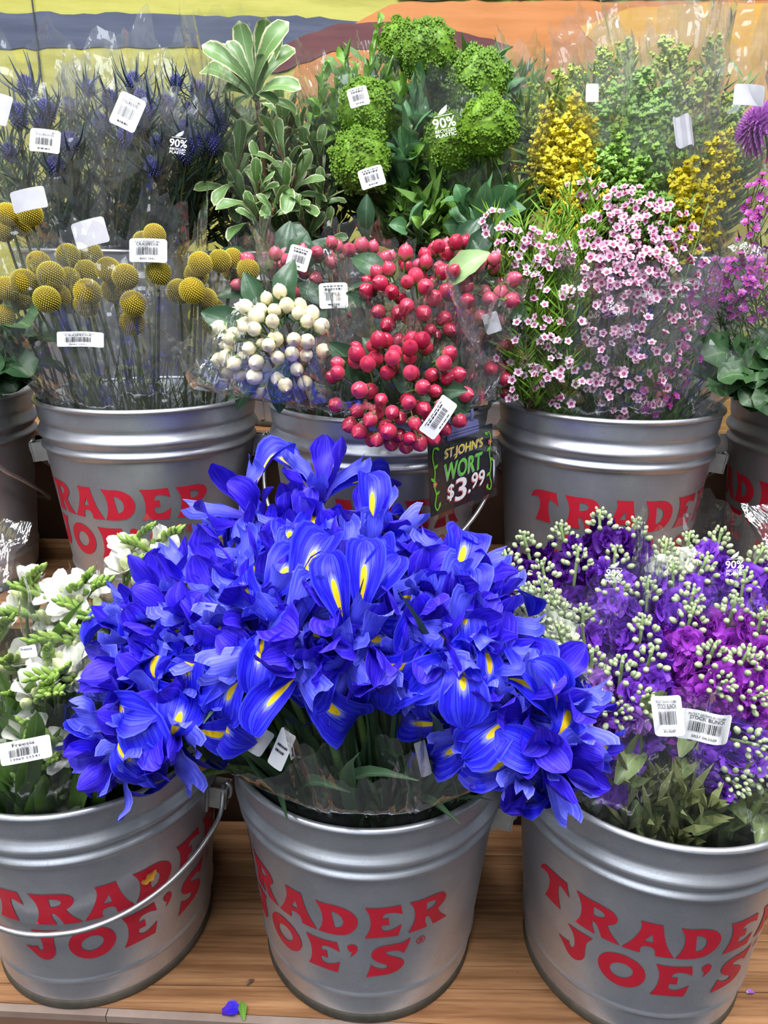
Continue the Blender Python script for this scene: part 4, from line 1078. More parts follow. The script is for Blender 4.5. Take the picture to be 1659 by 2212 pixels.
wax_bouquet('blush waxflower bouquet with many bright green needles', (.24, .95, ST2 + .05), G(
    (1065, 485, .90, .022, .02, 12, 'white'), (1110, 540, .88, .03, .03, 20, 'white'), (1190, 535, .88, .035, .02, 18, 'pink'), (1240, 545, .88, .02, .02, 10, 'pink'), (1270, 410, .96, .03, .012, 10, 'pink'), (1140, 600, .87, .03, .03, 12, 'white'), (1215, 670, .86, .045, .05, 24, 'white'), (1130, 740, .86, .035, .05, 20, 'white'), (1230, 790, .86, .05, .05, 34, 'white'), (1150, 840, .86, .035, .03, 18, 'white')),
    71, (at(1180, 680, .88), .05, .10, M_FILM, dict(up=.04, wr=.07, crum=.003)),
    G((1130, 490, .90), (1180, 470, .92), (1230, 440, .94), (1280, 420, .96), (1260, 480, .93), (1200, 540, .90), (1090, 600, .88), (1160, 650, .87), (1120, 700, .87), (1230, 600, .90), (1150, 560, .89), (1260, 560, .9), (1290, 470, .94), (1100, 650, .875), (1180, 720, .865), (1240, 700, .87), (1110, 780, .865), (1200, 800, .87), (1070, 540, .90), (1210, 500, .92), (1140, 520, .90), (1060, 560, .89), (1250, 640, .88), (1090, 720, .87), (1170, 600, .88), (1220, 560, .91)), 130, None, .028)
wax_bouquet('dense pink waxflower bouquet with crumpled film at its front', (.30, .94, ST2 + .05), G(
    (1360, 445, .90, .038, .022, 34, 'pink'), (1300, 510, .88, .028, .03, 30, 'pink'), (1420, 500, .88, .045, .03, 44, 'pink'), (1350, 560, .86, .05, .03, 54, 'pink'), (1430, 580, .86, .045, .04, 52, 'pink'), (1330, 620, .85, .04, .03, 30, 'pink'), (1400, 680, .85, .06, .04, 44, 'pink'), (1370, 780, .85, .055, .05, 44, 'pink'), (1340, 850, .86, .045, .03, 26, 'pink')),
    73, (at(1380, 560, .875), .05, .09, M_FILM2, dict(up=.03, wr=.08, crum=.004)),
    G((1320, 420, .95), (1450, 460, .93), (1500, 420, .98), (1530, 440, .97)), 26, M_NEEDD, .016)
wax_bouquet('magenta waxflower bouquet lying low in the pink one\'s bucket', (.36, .95, ST2 + .05), G((1460, 800, .88, .02, .04, 20, 'purple'), (1420, 860, .86, .025, .02, 18, 'purple'), (1490, 730, .90, .03, .03, 12, 'purple')),
    75, (at(1520, 740, .90), .04, .07, M_FILM2, dict(up=.03, wr=.10, crum=.005)), (), 30, M_NEEDD, .016)
wax_bouquet('dark purple waxflower bouquet in the shadowed bucket', (.60, .97, ST2 + .05), G((1620, 600, .93, .05, .03, 40, 'purple'), (1560, 590, .93, .03, .02, 14, 'purple'), (1640, 500, .95, .03, .05, 26, 'purple'), (1590, 650, .92, .06, .03, 40, 'purple'), (1640, 430, .97, .02, .03, 14, 'purple'), (1530, 640, .92, .02, .02, 8, 'purple')),
    77, (at(1640, 560, .95), .04, .11, M_FILM2, dict(up=.08, wr=.10, crum=.005)), G((1600, 520, .96), (1560, 640, .93), (1650, 640, .93), (1600, 700, .93)), 60, M_NEEDD, .024)

# ================================================================ UPPER SHELF GREENERY
def pitto_mat():
    n = NT('variegated_leaf'); uv = n.n('SeparateXYZ'); n.set(uv.inputs[0], n.coord('UV'))
    s = n.math('ABSOLUTE', n.math('MULTIPLY', n.math('SUBTRACT', uv.outputs[0], .5), 2.0))
    v = n.noise(n.coord(), 70, 3)
    e = n.math('ADD', s, n.math('MULTIPLY', n.math('SUBTRACT', v, .5), .55))
    tipm = n.ramp(uv.outputs[1], .93, 1.0)
    c = n.mix(n.math('ADD', n.math('MULTIPLY', v, .4), n.math('MULTIPLY', n.rnd(), .6)), (.085, .19, .05), (.19, .33, .11))
    c = n.mix(n.math('MAXIMUM', n.ramp(e, .80, .92), tipm), c, (.66, .66, .40))
    c = n.mix(n.math('MULTIPLY', n.math('SUBTRACT', 1.0, n.ramp(s, .02, .07)), .7), c, (.36, .46, .22))
    return n.surf(c, .36, 0, n.bump(v, .2), .45, .12)
M_PIT = pitto_mat()
PLEAF = mvar('leaf', M_PIT, [
    dict(ctrl=[(0, 0), (.020, .022), (.044, .038), (.072, .046), (.098, .044)], width=[(0, .002), (.25, .005), (.5, .0105), (.75, .0165), (.9, .014), (.97, .008), (1, .001)], n=12, m=8, cup=.22, ruf=.05),
    dict(ctrl=[(0, 0), (.024, .012), (.050, .014), (.076, .006), (.096, -.010)], width=[(0, .002), (.25, .005), (.5, .011), (.75, .0155), (.9, .013), (.97, .008), (1, .001)], n=12, m=8, cup=.3, ruf=.14, rf=2.0),
    dict(ctrl=[(0, 0), (.016, .028), (.032, .054), (.042, .082), (.046, .108)], width=[(0, .002), (.25, .006), (.5, .012), (.75, .0175), (.9, .015), (.97, .009), (1, .001)], n=12, m=8, cup=.3, ruf=.04)])
def leafy(par, P0, P1, leaves, n, s, lo=.1, tilt=.9, stem=M_STEM, r=.0022, topk=.6, bow=.02, name='stem'):
    """stem from P0 to P1 with n leaves spiralling up it"""
    P0, P1 = Vector(P0), Vector(P1); hb = home(WM[par.name].translation)
    C = [inside(Vector(p), hb, .013, 6.0) for p in crv([P0, P0.lerp(P1, .5) + Vector((U(-bow, bow), U(-bow, bow), 0)), P1], 30)]
    part_tube(name, par, C[::3], r, stem, 5)
    a0 = U(0, 6.28)
    for i in range(n):
        t = lo + (1 - lo) * i / max(1, n - 1); k = min(29, int(t * 29)); p = C[k]; d = (C[k + 1] - C[max(0, k - 1)]).normalized()
        e1 = d.orthogonal().normalized(); e2 = d.cross(e1); q = a0 + 2.4 * i
        out = e1 * math.cos(q) + e2 * math.sin(q)
        up = d * (1.0 if t < .85 else 1.0) + out * U(-.25, .1)
        tl = tilt * (1 - .6 * max(0, t - .6) / .4)
        z = d * tl + jit(.12) - out * (1 - tl) * .8
        put('leaf', RNG.choice(leaves), par, frame(p, z, out, 0, s * (1 - (1 - topk) * t ** 2) * U(.85, 1.12)))
def green_thing(label, cat_name, base, group='bouquets on the upper shelf'):
    return thing(cat_name, label, 'bouquet', base, group)
UB = ST3 + .05
RNG = random.Random(101)
t = green_thing('variegated pittosporum bouquet, cream edged leaves rising above the rest', 'pittosporum_bouquet', (-.16, 1.25, UB))
b = Vector((-.16, 1.25, UB))
ctr = at(555, 215, 1.13)
for k, (tx, ty, sc, mi) in enumerate(((520, 50, 1.35, 2), (560, 75, 1.2, 2), (600, 60, 1.25, 2), (630, 55, 1.2, 0), (575, 40, 1.1, 2), (470, 95, 1.45, 0), (430, 100, 1.5, 0), (440, 150, 1.4, 0), (490, 90, 1.2, 0), (640, 110, 1.15, 0), (650, 185, 1.05, 1), (610, 230, .75, 1), (480, 200, .8, 1), (500, 240, .8, 1), (640, 240, .9, 1), (570, 120, .9, 2))):
    tip = at(tx, ty, 1.13 + U(-.05, .05)); d = tip - ctr; lf = PLEAF[mi]
    ang = {0: math.atan2(.044, .098), 1: math.atan2(-.010, .096), 2: math.atan2(.108, .046)}[mi]; ln = {0: .1074, 1: .0965, 2: .1174}[mi]
    side = Vector((0, -1, 0)) if abs(d.x) < .03 else Vector((0, -.8, .5))
    u = d.normalized(); nrm = (side - u * side.dot(u)).normalized()
    x = u * math.cos(ang) - nrm * math.sin(ang); z = u * math.sin(ang) + nrm * math.cos(ang)
    put('leaf', lf, t, frame(ctr + jit(.005), z, x, 0, d.length / ln))
part_tube('stem', t, [b, b.lerp(ctr, .5), ctr], .004, M_TWIG, 6, 8)
for (px, py, Y, n, s) in ((600, 310, 1.12, 15, .7), (640, 380, 1.12, 15, .7), (560, 390, 1.11, 15, .7), (690, 330, 1.16, 14, .7), (590, 450, 1.09, 14, .66), (650, 470, 1.10, 14, .62), (530, 310, 1.16, 14, .7), (700, 420, 1.14, 14, .62), (610, 250, 1.2, 14, .7), (555, 460, 1.10, 14, .6), (650, 280, 1.18, 14, .7), (500, 370, 1.18, 12, .6), (620, 520, 1.08, 12, .5), (700, 490, 1.12, 12, .55)):
    p = at(px, py, Y); leafy(t, p - Vector((0, -.05, .10)), p, PLEAF, n, s, .15, .75, M_TWIG)
sleeve(t, b, at(590, 160, 1.17), .05, .12, 103, M_FILM, up=.10, wr=.05, crum=.003, flat=.7)

# blue thistles
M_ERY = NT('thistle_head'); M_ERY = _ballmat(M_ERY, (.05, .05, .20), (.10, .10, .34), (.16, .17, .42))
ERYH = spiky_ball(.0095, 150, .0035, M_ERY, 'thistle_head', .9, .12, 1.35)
M_BRACT = leafmat('thistle_bract', (.035, .065, .085), (.08, .11, .16), (.14, .18, .24), .45, .1)
_m = MB()
for k in range(9):
    V, F, Q = ribbon([(.004, -.010), (.014, -.002), (.026, .012), (.034, .030)], [(0, .001), (.4, .0022), (1, .0002)], 5, 2, .5)
    _m.add(V, F, Q, Matrix.Rotation(k * 6.283 / 9, 4, 'Z') @ Matrix.Rotation(RNG.uniform(-.25, .25), 4, 'Y'))
ME_BRACT = _m.mesh('bract_collar', M_BRACT)
TLEAF = mvar('leaf', leafmat('thistle_leaf', (.03, .065, .06), (.075, .13, .10), (.12, .18, .15)), [
    dict(ctrl=[(0, 0), (.010, .022), (.016, .046), (.018, .074)], width=[(0, .002), (.3, .0045), (.6, .004), (1, .0002)], n=6, m=2, cup=.6),
    dict(ctrl=[(0, 0), (.018, .018), (.034, .036), (.044, .058)], width=[(0, .002), (.3, .004), (.6, .0035), (1, .0002)], n=6, m=2, cup=.6)])
M_FERNY = plain('thistle_lower_foliage', (.05, .09, .02), (.12, .16, .05), .5, 0, 50)
def thistle_bouquet(label, base, heads, seed, slv):
    global RNG
    RNG = random.Random(seed); base = Vector(base); t = green_thing(label, 'thistle_bouquet', base); st = []
    for px, py, Y in heads:
        p = at(px, py, Y); d = Vector((U(-.3, .3), -.35, 1))
        h = put('thistle_head', ERYH, t, frame(p, d, None, U(0, 6), U(.85, 1.25)))
        put('bract_collar', ME_BRACT, h, WM[h.name])
        leafy(t, base + jit(.03), p - Vector((0, 0, .012)), TLEAF, 17, .8, .45, .85, M_STEMD, .0018, .8)
        st.append((base.lerp(p, .3), p))
    needles(t, st, 60, .022, M_FERNY, seed, 1.0, .0012, .0)
    sleeve(t, base, *slv[:3], seed, *slv[3:4], **slv[4])
thistle_bouquet('blue thistle bouquet with white sticker low on its crinkled sleeve', (-.53, 1.26, UB), G((40, 250, 1.14), (100, 240, 1.12), (90, 275, 1.12), (150, 310, 1.12), (190, 190, 1.16), (150, 230, 1.18), (20, 330, 1.14), (220, 270, 1.15), (60, 190, 1.2), (120, 360, 1.12)), 111, (at(100, 190, 1.17), .05, .125, M_FILM4, dict(up=.09, wr=.10, crum=.006, spikes=5)))
thistle_bouquet('violet blue thistle bouquet whose sticker faces the shop', (-.45, 1.255, UB), G((310, 220, 1.13), (320, 240, 1.13), (270, 300, 1.12), (380, 180, 1.2), (400, 280, 1.13), (340, 310, 1.12), (300, 270, 1.14), (240, 220, 1.18), (420, 310, 1.13), (360, 230, 1.16), (290, 180, 1.2), (330, 360, 1.12)), 113, (at(320, 185, 1.16), .05, .11, M_FILM4, dict(up=.09, wr=.10, crum=.006, spikes=5)))
thistle_bouquet('thistle bouquet beside the pittosporum, printed mark on its film', (-.405, 1.30, UB), G((450, 230, 1.15), (470, 260, 1.14), (430, 200, 1.2), (410, 240, 1.18), (460, 310, 1.14), (400, 330, 1.13)), 115, (at(430, 205, 1.17), .05, .085, M_FILM4, dict(up=.09, wr=.10, crum=.006, spikes=4)))

# green dianthus, bupleurum, eucalyptus
M_DIA = plain('green_dianthus_tuft', (.065, .165, .008), (.21, .37, .025), .55, 0, 220, rv=.2)
def tuft_ball(seed, r=.045):
    rng = random.Random(seed); mb = MB(); mb.add(*blob(r * .86, 16, 12))
    for d in sphere_pts(1300):
        k = 1 + .34 * noise.noise(d * 3.0 + Vector((seed, 0, 0))) + .05 * noise.noise(d * 9); c = d * r * .84 * k
        for _ in range(2):
            q = c + Vector((rng.uniform(-1, 1), rng.uniform(-1, 1), rng.uniform(-1, 1))) * r * .055; w_ = r * rng.uniform(.035, .06)
            mb.add([q + Vector(v) * w_ for v in ((1, 0, 0), (0, 1, 0), (-1, 0, 0), (0, -1, 0), (0, 0, 1.3), (0, 0, -1))], [(0, 1, 4), (1, 2, 4), (2, 3, 4), (3, 0, 4), (1, 0, 5), (2, 1, 5), (3, 2, 5), (0, 3, 5)])
    return mb.mesh('flower_head', M_DIA, False)
DIA = [tuft_ball(3), tuft_ball(8)]
BUP = mvar('leaf', leafmat('bupleurum_leaf', (.10, .27, .03), (.24, .46, .07), (.34, .52, .15), .38, .25), [
    dict(ctrl=[(0, 0), (.010, .006), (.022, .008), (.034, .002)], width=[(0, .003), (.3, .010), (.6, .011), (.85, .006), (1, .0005)], n=7, m=4, cup=.3),
    dict(ctrl=[(0, 0), (.009, .010), (.018, .018), (.028, .022)], width=[(0, .003), (.3, .008), (.6, .009), (.85, .005), (1, .0005)], n=7, m=4, cup=.4)])
EUC = mvar('leaf', leafmat('round_leaf', (.06, .18, .07), (.14, .30, .13), (.26, .42, .22), .4, .2), [
    dict(ctrl=[(0, 0), (.014, .010), (.032, .016), (.052, .012)], width=[(0, .004), (.3, .019), (.6, .021), (.85, .012), (1, .001)], n=8, m=6, cup=.3, ruf=.06),
    dict(ctrl=[(0, 0), (.014, .016), (.028, .032), (.036, .054)], width=[(0, .004), (.3, .013), (.6, .014), (.85, .009), (1, .001)], n=8, m=6, cup=.35, ruf=.06)])
def leaf_bouquet(name, label, base, stems, seed, slv, balls=()):
    global RNG
    RNG = random.Random(seed); base = Vector(base); t = green_thing(label, name, base)
    for px, py, Y, L, n, s, lv in stems:
        p = at(px, py, Y); q = p - Vector((U(-.02, .02), -.03, L)); leafy(t, q, p, lv, n, s, .1, .7, M_STEMP, .0016)
        part_tube('stem', t, [base + jit(.02), q], .0018, M_STEM, 5)
    for px, py, Y, s in balls:
        p = at(px, py, Y); put('flower_head', RNG.choice(DIA), t, frame(p, (U(-.3, .3), -.5, 1), None, U(0, 6), s))
        part_tube('stem', t, [base + jit(.02), base.lerp(p, .6), p - Vector((0, 0, .02))], .0028, M_STEMD, 5, 8)
    if slv: sleeve(t, base, *slv[:3], seed, *slv[3:4], **slv[4])
leaf_bouquet('bupleurum_bouquet', 'bupleurum bouquet of small glossy leaves beside the pittosporum', (.08, 1.29, UB), G((740, 130, 1.2, .10, 16, 1, BUP), (700, 150, 1.22, .10, 14, 1, BUP), (770, 150, 1.18, .10, 16, 1, BUP), (725, 190, 1.15, .08, 12, 1, BUP), (820, 40, 1.2, .17, 22, .75, BUP), (790, 170, 1.22, .10, 14, 1, BUP)), 121, (at(745, 150, 1.2), .05, .075, M_FILM2, dict(up=.05, wr=.1, crum=.006)))
leaf_bouquet('dianthus_bouquet', 'fuzzy green dianthus bouquet with stickers above and below', (.10, 1.22, UB), G((880, 130, 1.13, .10, 14, 1, BUP), (850, 120, 1.15, .12, 18, .8, BUP), (905, 200, 1.10, .10, 14, 1.1, EUC), (890, 270, 1.09, .10, 14, 1, EUC), (900, 330, 1.08, .08, 12, .9, BUP), (870, 350, 1.10, .08, 10, .9, BUP), (880, 420, 1.08, .08, 10, .9, BUP)), 123, (at(850, 190, 1.12), .05, .105, M_FILM, dict(up=.06, wr=.08, crum=.004)),
    G((790, 240, 1.13, .95), (780, 348, 1.08, .98), (925, 112, 1.12, .92), (868, 100, 1.20, .8)))
leaf_bouquet('dianthus_bouquet', 'green dianthus bouquet with two large heads and printed mark', (.20, 1.23, UB), G((1060, 130, 1.18, .10, 14, 1.0, EUC), (1100, 150, 1.18, .09, 14, 1, BUP), (1080, 190, 1.15, .09, 12, 1, EUC), (1010, 130, 1.2, .1, 14, .9, EUC), (1110, 230, 1.15, .09, 12, 1, BUP)), 125, (at(1030, 200, 1.13), .05, .095, M_FILM2, dict(up=.07, wr=.10, crum=.006)),
    G((1030, 180, 1.12, 1.02), (942, 222, 1.19, .92), (968, 312, 1.10, .95), (1055, 274, 1.06, .9)))
leaf_bouquet('eucalyptus_bouquet', 'leafy bouquet of broad round leaves hanging behind the berries', (.14, 1.225, UB), G((1000, 440, 1.02, .05, 9, .9, EUC), (1050, 440, 1.02, .05, 9, .95, EUC), (1090, 430, 1.02, .05, 8, .9, EUC), (960, 420, 1.04, .05, 8, .8, BUP), (930, 460, 1.04, .06, 8, .8, BUP), (1060, 490, 1.0, .04, 7, .9, EUC), (890, 470, 1.06, .07, 10, .9, EUC)), 127, (at(1000, 430, 1.04), .04, .09, M_FILM2, dict(up=.03, wr=.12, crum=.006)))

# goldenrod
M_SOL = {'y': plain('goldenrod_yellow', (.58, .50, .02), (.80, .66, .03), .55, 0, 120, rv=.3), 'g': plain('goldenrod_green_bud', (.32, .45, .05), (.50, .58, .10), .55, 0, 120, rv=.3), 'k': plain('fern_green_bud', (.20, .40, .06), (.34, .54, .11), .55, 0, 120, rv=.3)}
def plume_mesh(seed, mat, H=.11, Wd=.032, r=.0030, nbr=24, nper=15):
    rng = random.Random(seed); mb = MB()
    oct_ = [(1, 0, 0), (0, 1, 0), (-1, 0, 0), (0, -1, 0), (0, 0, 1.2), (0, 0, -1)]; of = [(0, 1, 4), (1, 2, 4), (2, 3, 4), (3, 0, 4), (1, 0, 5), (2, 1, 5), (3, 2, 5), (0, 3, 5)]
    mb.add(*tube([(0, 0, 0), (0, .002, H * .5), (.003, 0, H)], .0013, 4, 6), mi=1)
    for b_ in range(nbr):
        t = b_ / nbr; q = b_ * 2.4; z = H * (.05 + .93 * t); L = Wd * (1 - t) ** .7 * rng.uniform(.7, 1.15) + .004
        dx, dy = math.cos(q), math.sin(q)
        for k in range(nper):
            u = (k + .5) / nper; p = (dx * L * u + rng.uniform(-.003, .003), dy * L * u + rng.uniform(-.003, .003), z + L * .75 * u - L * .25 * u * u + rng.uniform(-.002, .004))
            s = r * rng.uniform(.75, 1.25)
            mb.add([(p[0] + v[0] * s, p[1] + v[1] * s, p[2] + v[2] * s) for v in oct_], of)
    return mb.mesh('flower_plume', [mat, M_STEM], False)
PLUME = {k: [plume_mesh(i + 2, m) for i in range(3)] for k, m in M_SOL.items()}
SLEAF = mvar('leaf', leafmat('goldenrod_leaf', (.05, .13, .02), (.12, .24, .05)), [dict(ctrl=[(0, 0), (.010, .014), (.022, .026), (.036, .032)], width=[(0, .001), (.4, .0045), (1, .0003)], n=5, m=2, cup=.4)])
def goldenrod_bouquet(label, base, plumes, seed, slv):
    global RNG
    RNG = random.Random(seed); base = Vector(base); t = green_thing(label, 'goldenrod_bouquet', base)
    for px, py, Y, k, s in plumes:
        p = at(px, py, Y); d = (p - base).normalized() + Vector((0, -.1, .6)) + jit(.15); d.normalize(); f = p - d * .11 * s
        put('flower_plume', RNG.choice(PLUME[k]), t, frame(f, d, None, U(0, 6), s), kind='stuff')
        leafy(t, base + jit(.025), f + d * .02, SLEAF, 9, 1, .4, .8, M_STEM, .0017, 1)
    sleeve(t, base, *slv[:3], seed, *slv[3:4], **slv[4])
goldenrod_bouquet('goldenrod bouquet in full yellow bloom', (.405, 1.27, UB), G((1205, 150, 1.15, 'g', 1), (1180, 220, 1.12, 'y', 1.05), (1240, 200, 1.12, 'y', 1.1), (1215, 250, 1.09, 'y', 1.15), (1255, 290, 1.08, 'y', 1.1), (1190, 320, 1.08, 'y', .9), (1150, 180, 1.18, 'g', 1), (1270, 250, 1.11, 'y', 1), (1220, 380, 1.07, 'y', .9), (1160, 280, 1.12, 'y', .9), (1240, 140, 1.2, 'g', 1), (1140, 240, 1.15, 'g', .9)), 131, (at(1205, 170, 1.15), .05, .10, M_FILM4, dict(up=.10, wr=.09, crum=.006, spikes=5)))
goldenrod_bouquet('green budded goldenrod bouquet behind the pink waxflower', (.44, 1.23, UB), G((1300, 100, 1.18, 'g', .9), (1350, 85, 1.18, 'g', 1.1), (1440, 78, 1.17, 'g', 1.1), (1475, 95, 1.16, 'g', 1), (1330, 180, 1.14, 'k', 1.2), (1390, 150, 1.12, 'k', 1.4), (1370, 230, 1.10, 'k', 1.4), (1420, 220, 1.10, 'k', 1.3), (1440, 180, 1.12, 'k', 1.2), (1340, 270, 1.10, 'k', 1.2), (1400, 300, 1.09, 'k', 1.2), (1460, 260, 1.11, 'k', 1.1), (1300, 220, 1.14, 'k', 1.1), (1300, 320, 1.1, 'k', 1.1), (1370, 340, 1.09, 'k', 1.1)), 133, (at(1385, 130, 1.14), .05, .115, M_FILM4, dict(up=.12, wr=.09, crum=.006, spikes=6)))
goldenrod_bouquet('goldenrod bouquet half opened, next to the purple flowers', (.54, 1.24, UB), G((1545, 75, 1.17, 'g', 1), (1560, 200, 1.13, 'g', 1.1), (1520, 160, 1.14, 'g', 1.2), (1570, 280, 1.12, 'y', 1), (1500, 250, 1.11, 'k', 1.1), (1540, 300, 1.10, 'y', 1), (1490, 340, 1.08, 'y', 1.1), (1460, 380, 1.07, 'y', 1.1), (1520, 390, 1.07, 'y', 1), (1490, 430, 1.06, 'y', .9), (1590, 220, 1.15, 'k', 1), (1440, 420, 1.07, 'k', .9)), 135, (at(1535, 150, 1.15), .05, .10, M_FILM4, dict(up=.11, wr=.09, crum=.006, spikes=5)))

# purple pompon and the leafy tops of the two outer buckets
M_POM = petal_mat('purple_pompon_petal', (.42, .10, .50), (.58, .22, .66), (.28, .04, .34))
_m = MB()
for i, d in enumerate(sphere_pts(240, -.5)):
    V, F, Q = ribbon([(0, .004), (.010, .008), (.022, .010), (.034, .005)], [(0, .0016), (.6, .0034), (1, .0006)], 4, 2, .6)
    up = Vector((0, 0, 1)); a = d.cross(up) if abs(d.z) < .98 else Vector((1, 0, 0)); fm = frame((0, 0, 0), d.orthogonal(), d, 0, 1.0)
    _m.add(V, F, Q, fm)
ME_POM = _m.mesh('flower_head', M_POM)
RNG = random.Random(141)
t = green_thing('purple pompon flower bouquet in a tall clear sleeve', 'pompon_bouquet', (.665, 1.03, ST2 + .05), 'bouquets on the middle shelf')
for px, py, Y in ((1655, 285, 1.02), (1725, 390, 1.04), (1745, 205, 1.08)):
    p = at(px, py, Y); put('flower_head', ME_POM, t, frame(p, (-.2, -.8, .6), None, U(0, 6), 1.05))
    part_tube('stem', t, [Vector((.665, 1.03, ST2 + .05)), p], .0025, M_STEM, 5)
sleeve(t, (.665, 1.03, ST2 + .05), at(1690, 200, 1.05), .04, .12, 143, M_FILM, up=.12, wr=.08, crum=.004)
KALE = mvar('leaf', leafmat('dark_frilled_leaf', (.015, .05, .02), (.05, .12, .035), (.12, .2, .08)), [dict(ctrl=[(0, 0), (.02, .018), (.045, .026), (.07, .016)], width=[(0, .006), (.3, .022), (.7, .030), (.9, .022), (1, .006)], n=10, m=8, cup=.3, ruf=.25, rf=3)])
for lab, base, spots, sd in (('dark frilled greens filling the bucket below the purple waxflower', (.63, .95, ST2 + .1), ((1640, 800, .90), (1620, 850, .87), (1660, 760, .92), (1600, 800, .93), (1650, 860, .86), (1690, 820, .88)), 145), ('dark leafy greens filling the bucket beside the craspedia', (-.63, .95, ST2 + .1), ((20, 770, .92), (-20, 790, .9), (40, 810, .95), (10, 830, .90), (-30, 740, .95)), 147)):
    RNG = random.Random(sd); t = green_thing(lab, 'leafy_bouquet', base, 'bouquets on the middle shelf')
    for px, py, Y in spots:
        p = at(px, py, Y); part_tube('stem', t, [Vector(base) + jit(.02), p], .003, M_STEM, 5)
        for k in range(7): put('leaf', KALE[0], t, frame(p + jit(.02), Vector((0, -.5, 1)) + jit(.5), jit(1) + Vector((0, -.5, 0)), 0, U(.6, 1)))
    sleeve(t, base, at(spots[0][0], 700, .93), .06, .10, sd, M_FILM, up=.05)
for px, py in ((1640, 770), (1655, 790)):
    put('leaf', BUP[0], t if px < 0 else bpy.data.objects['leafy_bouquet'], frame(at(px, py, .88), (0, -.7, .8), (1, -.3, 0), 0, 1.3), label='yellow green leaf')

# dense lower foliage of the upper shelf bouquets
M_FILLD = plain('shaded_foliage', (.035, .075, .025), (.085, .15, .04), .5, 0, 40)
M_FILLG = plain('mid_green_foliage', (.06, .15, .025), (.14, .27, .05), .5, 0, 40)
def filler(par, x0, x1, y0, y1, Y0, Y1, n, seed, mat, L=.05, wid=.0036, k=34):
    rng = random.Random(seed); st = []
    for i in range(n):
        px = x0 + (x1 - x0) * (i + rng.random()) / n; Y = rng.uniform(Y0, Y1)
        p = at(px, y0 + (y1 - y0) * rng.random() ** 1.5, Y)
        st.append((inside(Vector((p.x * .93, Y + .02, ST3 + .22)), home(WM[par].translation), .02), p))
    o = needles(bpy.data.objects[par], st, k, L, mat, seed, .9, wid, 0); o.name = 'lower_foliage'
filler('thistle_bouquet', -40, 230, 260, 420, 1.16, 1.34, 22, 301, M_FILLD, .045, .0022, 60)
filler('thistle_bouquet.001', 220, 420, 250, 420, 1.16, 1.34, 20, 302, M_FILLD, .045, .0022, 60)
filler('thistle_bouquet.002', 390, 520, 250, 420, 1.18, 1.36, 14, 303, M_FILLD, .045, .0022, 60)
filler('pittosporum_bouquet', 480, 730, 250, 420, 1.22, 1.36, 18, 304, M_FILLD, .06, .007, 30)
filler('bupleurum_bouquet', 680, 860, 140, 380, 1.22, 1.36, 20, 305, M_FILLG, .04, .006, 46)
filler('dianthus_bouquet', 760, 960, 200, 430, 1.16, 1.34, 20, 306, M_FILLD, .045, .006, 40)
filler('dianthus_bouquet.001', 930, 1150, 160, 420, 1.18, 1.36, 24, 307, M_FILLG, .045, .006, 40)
filler('eucalyptus_bouquet', 860, 1140, 400, 520, 1.08, 1.14, 14, 308, M_FILLG, .05, .008, 26)
filler('goldenrod_bouquet', 1120, 1290, 200, 420, 1.14, 1.34, 20, 309, M_FILLG, .045, .003, 60)
filler('goldenrod_bouquet.001', 1270, 1470, 160, 420, 1.16, 1.34, 24, 310, M_FILLG, .04, .003, 60)
filler('goldenrod_bouquet.002', 1440, 1640, 180, 420, 1.14, 1.34, 22, 311, M_FILLG, .045, .003, 60)

def low_filler(par, c, n, k, seed, mat, L, wid, top):
    """crowded stems and small leaves just above a bucket's rim"""
    rng = random.Random(seed); st = []; c = Vector(c)
    for i in range(n):
        q = rng.uniform(0, 6.28); r_ = .088 * math.sqrt(rng.random())
        a = c + Vector((r_ * math.cos(q), r_ * math.sin(q), BH - .06)); st.append((a, a + Vector((r_ * math.cos(q) * .3, r_ * math.sin(q) * .3, rng.uniform(.5, 1) * top))))
    o = needles(bpy.data.objects[par], st, k, L, mat, seed, .5, wid, 0); o.name = 'lower_foliage'
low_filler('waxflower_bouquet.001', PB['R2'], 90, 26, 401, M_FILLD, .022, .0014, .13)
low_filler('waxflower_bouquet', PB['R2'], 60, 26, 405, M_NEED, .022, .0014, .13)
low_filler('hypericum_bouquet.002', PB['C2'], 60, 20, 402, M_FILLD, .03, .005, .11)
low_filler('stock_bouquet.003', PB['R'], 60, 12, 403, plain('olive_stock_foliage', (.12, .16, .055), (.24, .26, .11), .5, 0, 40), .035, .0045, .10)
low_filler('freesia_bouquet.001', PB['L'], 50, 12, 404, M_FILLG, .045, .004, .10)
low_filler('iris_bouquet.002', PB['C'], 50, 8, 406, bpy.data.materials['iris_leaf'], .045, .004, .09)
low_filler('craspedia_bouquet.001', PB['L2'], 60, 3, 407, M_STEMD, .09, .0011, .06)

# ================================================================ PRICE STICKERS AND PRINTED MARKS
from mathutils.bvhtree import BVHTree
def film_of(par):
    out = []
    for o in bpy.data.objects:
        if o.parent is not None and o.parent.name == par and o.name.split('.')[0] == 'sleeve':
            M = WM[o.name]; out.append(([M @ v.co for v in o.data.vertices], [tuple(f.vertices) for f in o.data.polygons]))
    return out
def on_film(par, px, py, Y):
    """distance at which the pixel's line first meets the bouquet's wrapper, if that is near Y"""
    for V, F in film_of(par):
        h = BVHTree.FromPolygons(V, F).ray_cast(Vector((0, 0, CAMZ)), (at(px, py, 1.0) - Vector((0, 0, CAMZ))).normalized())
        if h[0] is not None and abs(h[0].y - Y) < .035: return h[0].y - .0025
    return Y
def stk(par, px, py, Y, wpx, hpx, roll=0.0, lines=(), seed=0, nrm=(0, -1, .25), snap=True, **k):
    p = at(px, py, on_film(par, px, py, Y) if snap else Y); u = (p - Vector((0, 0, CAMZ))).dot(_fw) / FPX
    return sticker(bpy.data.objects[par], p, nrm, wpx * u, hpx * u, roll, lines, seed, **k)
